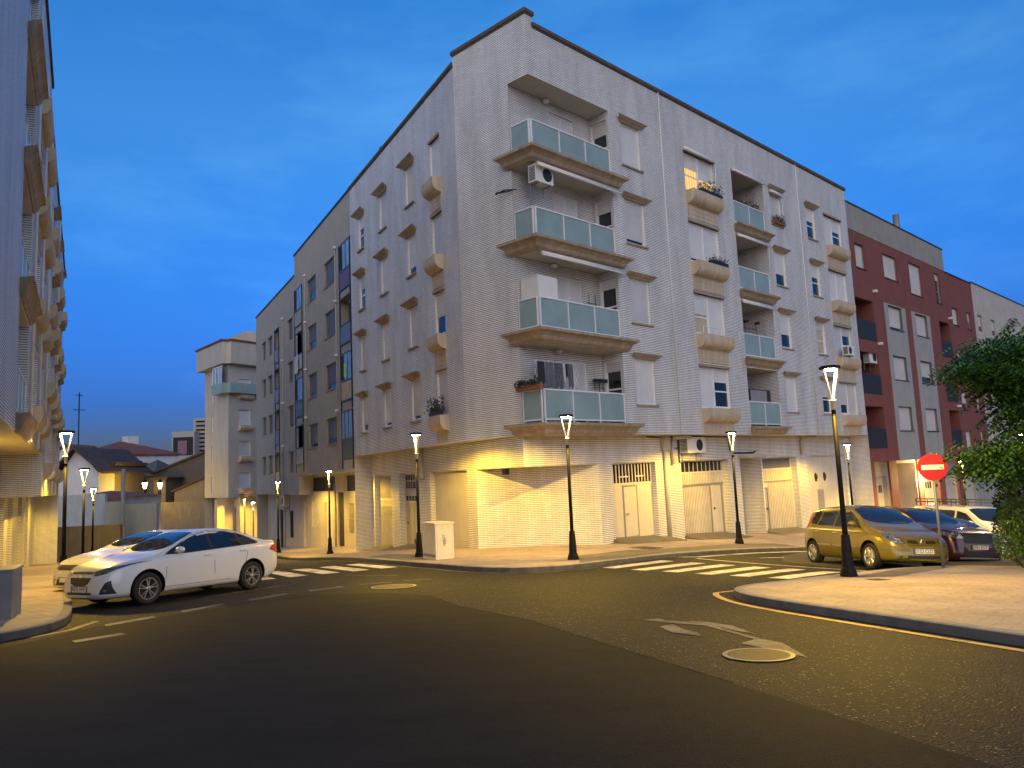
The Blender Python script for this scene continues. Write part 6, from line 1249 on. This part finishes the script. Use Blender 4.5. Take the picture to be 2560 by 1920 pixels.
MPV = dict(L=4.26, fo=.82, wb=2.685, r=.32,
 top=[(0, .5), (.04, .64), (.12, .76), (.3, .88), (.7, 1.0), (.95, 1.08), (1.05, 1.12), (1.5, 1.38), (1.9, 1.55), (2.4, 1.62), (3.1, 1.60), (3.7, 1.535), (3.9, 1.45), (4.02, 1.25), (4.12, 1.05), (4.2, .9), (4.26, .6)],
 belt=[(0, .42), (.06, .58), (.2, .72), (.5, .84), (.95, .93), (2, .97), (3, 1.0), (3.8, 1.02), (4.1, .95), (4.26, .55)],
 w=[(0, .45), (.04, .62), (.12, .73), (.25, .81), (.5, .88), (.9, .905), (2.5, .905), (3.4, .90), (3.8, .87), (4.05, .80), (4.2, .70), (4.26, .58)],
 wr=[(0, .3), (.1, .5), (.3, .64), (.7, .73), (1.0, .75), (1.5, .68), (1.9, .615), (2.4, .60), (3.2, .60), (3.8, .62), (4.1, .62), (4.26, .4)],
 zb=[(0, .26), (.1, .21), (.4, .2), (1.5, .21), (3.3, .21), (3.9, .26), (4.26, .36)],
 glass=[[(1.30, 1.03), (1.52, 1.22), (1.60, 1.28), (1.60, 1.03)], [(1.66, 1.03), (1.66, 1.32), (1.95, 1.47), (2.42, 1.525), (2.44, 1.045)], [(2.53, 1.05), (2.51, 1.53), (3.15, 1.51), (3.3, 1.08)], [(3.38, 1.09), (3.24, 1.505), (3.6, 1.44), (3.72, 1.15)]],
 surround=[(1.22, 1.01), (1.5, 1.24), (1.95, 1.49), (2.45, 1.545), (3.2, 1.53), (3.63, 1.46), (3.75, 1.13), (2.48, 1.02)],
 screen=[(1.06, 0), (1.10, .4), (1.19, .62), (1.3, .68), (1.65, .625), (1.88, .56), (1.87, .25), (1.87, 0)], rear=[(3.85, 0), (3.86, .45), (4.02, .5), (4.03, 0)],
 head=[(.46, .645), (.40, .705), (.50, .80), (.66, .89), (.74, .91), (.79, .80), (.76, .69), (.62, .64)],
 front=[('bonnet_edge', [(-.45, .61), (.45, .61), (.45, .617), (-.45, .617)], 'black_plastic'), ('lower_grille', [(-.62, .30), (.62, .30), (.60, .375), (-.60, .375)], 'black_plastic')],
 frontpair=[('upper_grille', [(.09, .645), (.36, .66), (.36, .73), (.13, .725)], 'black_plastic'), ('bumper_strip', [(.34, .47), (.86, .47), (.86, .60), (.7, .585), (.34, .575)], 'strip_olive'), ('fog_light', [(.60, .31), (.68, .31), (.68, .37), (.60, .37)], 'headlight_glass')],
 tail=[(.62, .85), (.62, 1.3), (.70, 1.35), (.80, 1.0), (.8, .85)],
 side=[('door_seam', seam(1.24, .3, 1.26, 1.0), 'black_plastic'), ('door_seam', seam(2.48, .3, 2.47, 1.03), 'black_plastic'), ('door_seam', seam(3.34, .7, 3.42, 1.05), 'black_plastic'), ('rub_strip', [(1.35, .515), (2.44, .535), (2.44, .565), (1.35, .545)], 'chrome'), ('rub_strip', [(2.54, .537), (3.2, .55), (3.2, .58), (2.54, .567)], 'chrome'), ('window_trim', [(1.3, 1.015), (2.44, 1.03), (3.72, 1.1), (3.72, 1.115), (2.44, 1.045), (1.3, 1.03)], 'chrome')],
 handles=[(2.3, .88), (3.26, .91)], handle_mat='chrome', mirror=(1.42, 1.05), plate=(.0, .475, '3152 CLD'), extra=[diamond], spokes=6, double=False)
SUV = dict(L=4.5, fo=.88, wb=2.69, r=.35,
 top=[(0, .6), (.04, .86), (.1, .98), (.3, 1.06), (.8, 1.12), (1.15, 1.17), (1.25, 1.2), (1.7, 1.45), (2.1, 1.62), (2.6, 1.69), (3.4, 1.66), (4.0, 1.56), (4.2, 1.42), (4.32, 1.15), (4.42, .95), (4.5, .7)],
 belt=[(0, .5), (.05, .75), (.2, .92), (.6, .99), (1.2, 1.03), (2, 1.06), (3, 1.1), (4.0, 1.12), (4.3, 1.0), (4.5, .6)],
 w=[(0, .55), (.04, .7), (.12, .8), (.25, .86), (.5, .91), (.9, .925), (3.4, .92), (4.0, .88), (4.3, .8), (4.5, .62)],
 wr=[(0, .4), (.1, .6), (.3, .7), (.8, .76), (1.2, .77), (1.7, .70), (2.1, .64), (2.7, .62), (3.6, .62), (4.1, .62), (4.5, .4)],
 zb=[(0, .3), (.1, .25), (.4, .24), (3.5, .25), (4.1, .3), (4.5, .45)],
 glass=[[(1.5, 1.12), (1.8, 1.34), (2.2, 1.53), (2.5, 1.57), (2.52, 1.12)], [(2.6, 1.13), (2.58, 1.575), (3.3, 1.55), (3.42, 1.16)], [(3.5, 1.18), (3.4, 1.54), (3.8, 1.46), (3.95, 1.25)]],
 screen=[(1.26, 0), (1.30, .4), (1.4, .64), (1.5, .69), (1.85, .64), (2.08, .58), (2.06, .25), (2.05, 0)], rear=[(4.1, 0), (4.12, .45), (4.3, .5), (4.31, 0)],
 head=[(.46, .84), (.48, .93), (.66, .975), (.84, 1.0), (.88, .95), (.8, .86), (.62, .82)],
 front=[('upper_grille', [(-.44, .70), (.44, .70), (.47, .80), (.43, .94), (-.43, .94), (-.47, .80)], 'black_plastic'), ('lower_grille', [(-.6, .36), (.6, .36), (.5, .50), (-.5, .50)], 'black_plastic'), ('skid_plate', [(-.6, .28), (.6, .28), (.62, .33), (-.62, .33)], 'grey_alu')],
 frontpair=[('fog_light', [(.66, .44), (.76, .44), (.76, .50), (.66, .50)], 'headlight_glass')], tail=[(.62, .95), (.62, 1.2), (.84, 1.2), (.84, .95)],
 side=[('door_seam', seam(1.35, .4, 1.38, 1.05), 'black_plastic'), ('door_seam', seam(2.55, .4, 2.55, 1.1), 'black_plastic')], handles=[(2.4, .98), (3.4, 1.02)], mirror=(1.62, 1.12), plate=(.0, .60, '0781 KGT'), spokes=5)
def roof_rails(t, bvh, X):
    for s in (1, -1):
        m_ = MB(); pts = [Vector(bvh.ray_cast(Vector((X(xf), s*.56, 4)), Vector((0, 0, -1)))[0])+Vector((0, 0, h)) for xf, h in ((2.0, .0), (2.12, .05), (2.6, .06), (3.4, .06), (3.9, .05), (4.0, .0))]; m_.tube(pts, .02, 6); m_.build('roof_rail', 'chrome', t, uv=False)
SUV['extra'] = [roof_rails]
VAN = dict(L=4.75, fo=.9, wb=2.9, r=.33,
 top=[(0, .6), (.04, .82), (.12, .95), (.4, 1.08), (.85, 1.2), (1.0, 1.27), (1.5, 1.62), (1.8, 1.78), (2.2, 1.84), (3.5, 1.86), (4.4, 1.82), (4.55, 1.7), (4.68, 1.1), (4.75, .7)],
 belt=[(0, .5), (.05, .7), (.2, .88), (.6, 1.0), (1.2, 1.08), (3, 1.12), (4.4, 1.14), (4.65, 1.0), (4.75, .6)],
 w=[(0, .55), (.04, .7), (.12, .8), (.3, .88), (.6, .925), (4.0, .925), (4.5, .89), (4.7, .8), (4.75, .7)], wr=[(0, .4), (.1, .6), (.4, .74), (1.0, .80), (1.5, .74), (2.0, .70), (4.4, .70), (4.75, .5)], zb=[(0, .28), (.3, .24), (3.8, .24), (4.75, .4)],
 glass=[[(1.2, 1.15), (1.6, 1.45), (1.8, 1.58), (2.2, 1.66), (2.25, 1.16)], [(2.33, 1.17), (2.3, 1.665), (3.3, 1.68), (3.3, 1.19)], [(3.4, 1.2), (3.4, 1.68), (4.25, 1.64), (4.4, 1.22)]],
 screen=[(1.03, 0), (1.07, .4), (1.15, .68), (1.25, .73), (1.6, .7), (1.76, .66), (1.75, .3), (1.74, 0)], rear=[(4.57, 0), (4.58, .5), (4.64, .55), (4.65, 0)], head=[(.5, .80), (.5, .9), (.66, 1.0), (.8, 1.04), (.84, .9), (.76, .8)],
 front=[('upper_grille', [(-.4, .72), (.4, .72), (.44, .84), (-.44, .84)], 'black_plastic')], tail=[(.75, .8), (.75, 1.3), (.86, 1.3), (.86, .8)], side=[], handles=[(2.1, 1.0)], mirror=(1.4, 1.2), spokes=5)
def roof_rack(t, bvh, X):
    m_ = MB()
    for s in (1, -1): m_.tube([(X(1.95), s*.62, 2.0), (X(2.0), s*.62, 2.06), (X(4.4), s*.62, 2.06), (X(4.45), s*.62, 2.0)], .02, 6); m_.tube([(X(1.95), s*.62, 1.96), (X(4.45), s*.62, 1.96)], .02, 6)
    for xf in (2.0, 2.6, 3.2, 3.8, 4.4): m_.tube([(X(xf), -.62, 1.96), (X(xf), .62, 1.96)], .02, 6); [m_.tube([(X(xf), s*.62, 1.8), (X(xf), s*.62, 2.06)], .018, 6) for s in (1, -1)]
    m_.build('roof_rack', 'iron_dark', t, uv=False)
VAN['extra'] = [roof_rack]
HATCH = {k: ([(a, b_*.985) if isinstance(v, list) and k in ('top', 'belt') else (a, b_) for a, b_ in v] if k in ('top', 'belt', 'w', 'wr', 'zb') else v) for k, v in SEDAN.items()}
HATCH.update(top=[(0, .55), (.04, .68), (.12, .77), (.3, .86), (.7, .96), (1.1, 1.03), (1.25, 1.07), (1.75, 1.31), (2.15, 1.42), (2.6, 1.46), (3.2, 1.44), (3.7, 1.36), (4.0, 1.2), (4.15, 1.0), (4.22, .8), (4.6, .6)], L=4.25, handles=[(2.36, .9)], rear=[(3.72, 0), (3.73, .45), (4.0, .5), (4.02, 0)], extra=[], plate=(.0, .40, ''),
 front=[('upper_grille', [(-.36, .62), (.36, .62), (.42, .70), (.36, .745), (-.36, .745), (-.42, .70)], 'black_plastic'), ('intake', [(-.55, .27), (.55, .27), (.5, .42), (-.5, .42)], 'black_plastic')])
def place(front, rear, side, S):
    """near-side wheel contacts front/rear -> middle of wheelbase and heading; side = +1 when those wheels are on the car's left"""
    f, r = Vector(front), Vector(rear); d = (f-r).normalized(); lf = Vector((-d.y, d.x)); m_ = (f+r)/2-lf*side*.78
    return (m_.x, m_.y), atan2(d.y, d.x)
loc, hd_ = place((-7.74, 16.06), (-6.43, 18.33), 1, SEDAN)
make_car('parked_car', 'white saloon car parked at the left kerb, nearest of the white cars', SEDAN, 'paint_car_white', loc, hd_)
_d = Vector((cos(hd_), sin(hd_))); _l = Vector((-_d.y, _d.x)); q = Vector(loc)-_l*3.1-_d*1.5
make_car('parked_car', 'white hatchback mostly hidden behind the white saloon at left', HATCH, 'paint_car_white', (q.x, q.y), hd_-.02)
loc, hd_ = place((8.73, 19.22), (8.34, 21.83), -1, MPV)
make_car('parked_car', 'gold family car parked facing us behind the nearest lamp', MPV, 'paint_car_gold', loc, hd_)
_d = Vector((cos(hd_), sin(hd_))); _r = Vector((_d.y, -_d.x)); 
def slot(k, fwd=0, dx=0): q = Vector(loc)+k*Vector((2.68, 2.55))+_d*fwd+Vector((dx, 0)); return (q.x, q.y)
make_car('parked_car', 'dark red off-roader parked beside the gold car with a black grille', SUV, 'paint_car_red', slot(1), hd_+.06)
make_car('parked_car', 'pale silver hatchback squeezed between the dark red car and the white van', HATCH, 'paint_car_silver', slot(2, -.3, -.3), hd_+.05)
make_car('parked_van', 'white van with a black roof rack behind the parked cars at right', VAN, 'paint_car_white', slot(3, .3, -1.0), hd_+.05, cat='van')
make_car('parked_car', 'dark car just visible beyond the white van at right', HATCH, 'paint_car_dark', slot(4), hd_+.05)
p = at(655, 1372, 62); make_car('parked_car', 'dark car parked far down the left street before the barred window', HATCH, 'paint_car_dark', (p.x-.3, p.y+6), radians(-62), detail=False)
p = at(515, 1330, 62); make_car('parked_car', 'white car far down the left street seen above the saloon roof', HATCH, 'paint_car_white', (p.x, p.y), radians(200), detail=False)

# ------------------------------------------------------------------ tree and shrub at the right edge
def leafy(n_cl, cfun, leaf, spread, n_leaf, droop=.5):
    """compound leaves: stalks of paired leaflets hanging from twig ends"""
    mb = MB()
    for _ in range(n_cl):
        c = Vector(cfun())
        for _ in range(n_leaf):
            p = c+Vector((rng.gauss(0, spread), rng.gauss(0, spread), rng.gauss(0, spread*.6))); a = rng.random()*2*pi
            d = Vector((cos(a), sin(a), -droop*rng.random()-.1)).normalized(); sd_ = Vector((-d.y, d.x, 0)).normalized(); L = leaf*(2.6+1.6*rng.random())
            for j in range(5):
                q = p+d*L*(j+1)/5+Vector((0, 0, -droop*.35*L*((j+1)/5)**2))
                for s in (-1, 1):
                    e = (sd_*s*.85+d*.45+Vector((0, 0, -.25-.4*rng.random()))).normalized(); n_ = e.cross(Vector((0, 0, 1))).normalized()*.2
                    mb.add([q, q+e*leaf*.5+n_*leaf, q+e*leaf, q+e*leaf*.5-n_*leaf], [(0, 1, 2, 3)], 0 if rng.random() < .6 else 1)
    return mb
tx0, ty0 = 14.6, 18.6; tz0 = gz(tx0, ty0)+KH
t = empty('street_tree', (tx0, ty0, tz0), 0, 'leafy tree reaching in from the right edge over the parked cars', 'tree')
mb = MB(); top_ = Vector((tx0, ty0, tz0+2.6)); mb.tube([(tx0, ty0, tz0-.1), (tx0+.03, ty0, tz0+1.2), top_], [.17, .14, .12], 10)
tips = []
lay = [((1150, 1010, 2425), 3.0), ]
limb_ends = [at(2488, 905, 17.6), at(2548, 880, 18.2), at(2468, 930, 17.2), at(2588, 960, 17.4), at(2528, 990, 18), at(2498, 1125, 16.8), at(2568, 1120, 17), at(2593, 1060, 18), at(2648, 900, 19), at(2688, 1000, 18.6), at(2668, 830, 20), at(2698, 1100, 17.8)]
for e in limb_ends:
    m_ = top_.lerp(e, .5)+Vector((0, 0, .35)); mb.tube([top_+Vector((0, 0, -.3)), m_, e], [.07, .045, .015], 6)
    for _ in range(3): k = m_.lerp(e, .3+.6*rng.random()); mb.tube([k, k+Vector((rng.gauss(0, .4), rng.gauss(0, .4), .2+.2*rng.random()))], [.02, .006], 5)
mb.build('trunk', 'bark', t, smooth=True, uv=False)
cl_c = [(at(2453, 905, 17.4), .28, 34), (at(2488, 880, 17.8), .38, 60), (at(2538, 880, 18.2), .45, 70), (at(2593, 870, 18.4), .5, 80), (at(2578, 930, 17.8), .42, 60), (at(2593, 985, 17.6), .35, 46), (at(2538, 1005, 17.6), .26, 28), (at(2518, 940, 17.6), .3, 32), (at(2488, 920, 17.4), .22, 22),
        (at(2500, 1135, 16.7), .24, 30), (at(2518, 1140, 16.9), .34, 50), (at(2568, 1130, 17.0), .4, 62), (at(2598, 1145, 16.8), .34, 46), (at(2596, 1050, 17.6), .3, 34), (at(2648, 900, 18.6), .7, 70), (at(2688, 1050, 18), .7, 60)]
mb = MB()
for c, r, k in cl_c:
    m_ = leafy(int(k*1.7), lambda c=c, r=r: (c.x+rng.gauss(0, r), c.y+rng.gauss(0, r*1.2), c.z+rng.gauss(0, r*.55)), .15, .10, 3)
    mb.add(m_.v, m_.f); mb.m[-len(m_.f):] = m_.m
mb.build('crown', ['leaf_green', 'leaf_dark'], t, uv=False)
def shrub(x, y, r, h, n, label, mats, group=None, leaf=.075):
    z = gz(x, y)+KH; t = empty('shrub', (x, y, z), 0, label, 'shrub', group); mb = MB()
    for i in range(9): a = rng.random()*6.28; mb.tube([(x+.1*cos(a), y+.1*sin(a), z-.05), (x+r*.5*cos(a), y+r*.5*sin(a), z+h*.5), (x+r*.7*cos(a), y+r*.7*sin(a), z+h*.8)], [.02, .014, .005], 5)
    mb.build('stems', 'bark', t, uv=False); mb = MB()
    lob = [(rng.gauss(0, r*.45), rng.gauss(0, r*.45), h*(.3+.55*rng.random()), r*(.3+.25*rng.random())) for _ in range(16)]
    for _ in range(n):
        lx, ly, lz, lr = rng.choice(lob); d = Vector((rng.gauss(0, 1), rng.gauss(0, 1), rng.gauss(0, 1))).normalized(); p = Vector((x+lx, y+ly, z+lz))+d*lr*(.75+.35*rng.random())
        if p.z < z+.02: p.z = z+.02+rng.random()*.1
        e = (d+Vector((rng.gauss(0, .6), rng.gauss(0, .6), .4+rng.gauss(0, .5)))).normalized(); n_ = e.orthogonal().normalized(); n_.rotate(Matrix.Rotation(rng.random()*6.28, 3, e)); s = leaf*(.6+.8*rng.random())
        mb.add([p, p+e*s*.5+n_*s*.22, p+e*s, p+e*s*.5-n_*s*.22], [(0, 1, 2, 3)], 0 if rng.random() < .7 else 1)
    mb.build('foliage', mats, t, uv=False); return t
shrub(11.6, 17.75, .82, 1.35, 9000, 'low dense green shrub at the right edge beside the plaza pavement', ['leaf_bush', 'leaf_green'])
shrub(12.45, 18.7, .75, 2.3, 9000, 'tall dark shrub behind the low bright one under the tree', ['leaf_dark', 'leaf_green'])
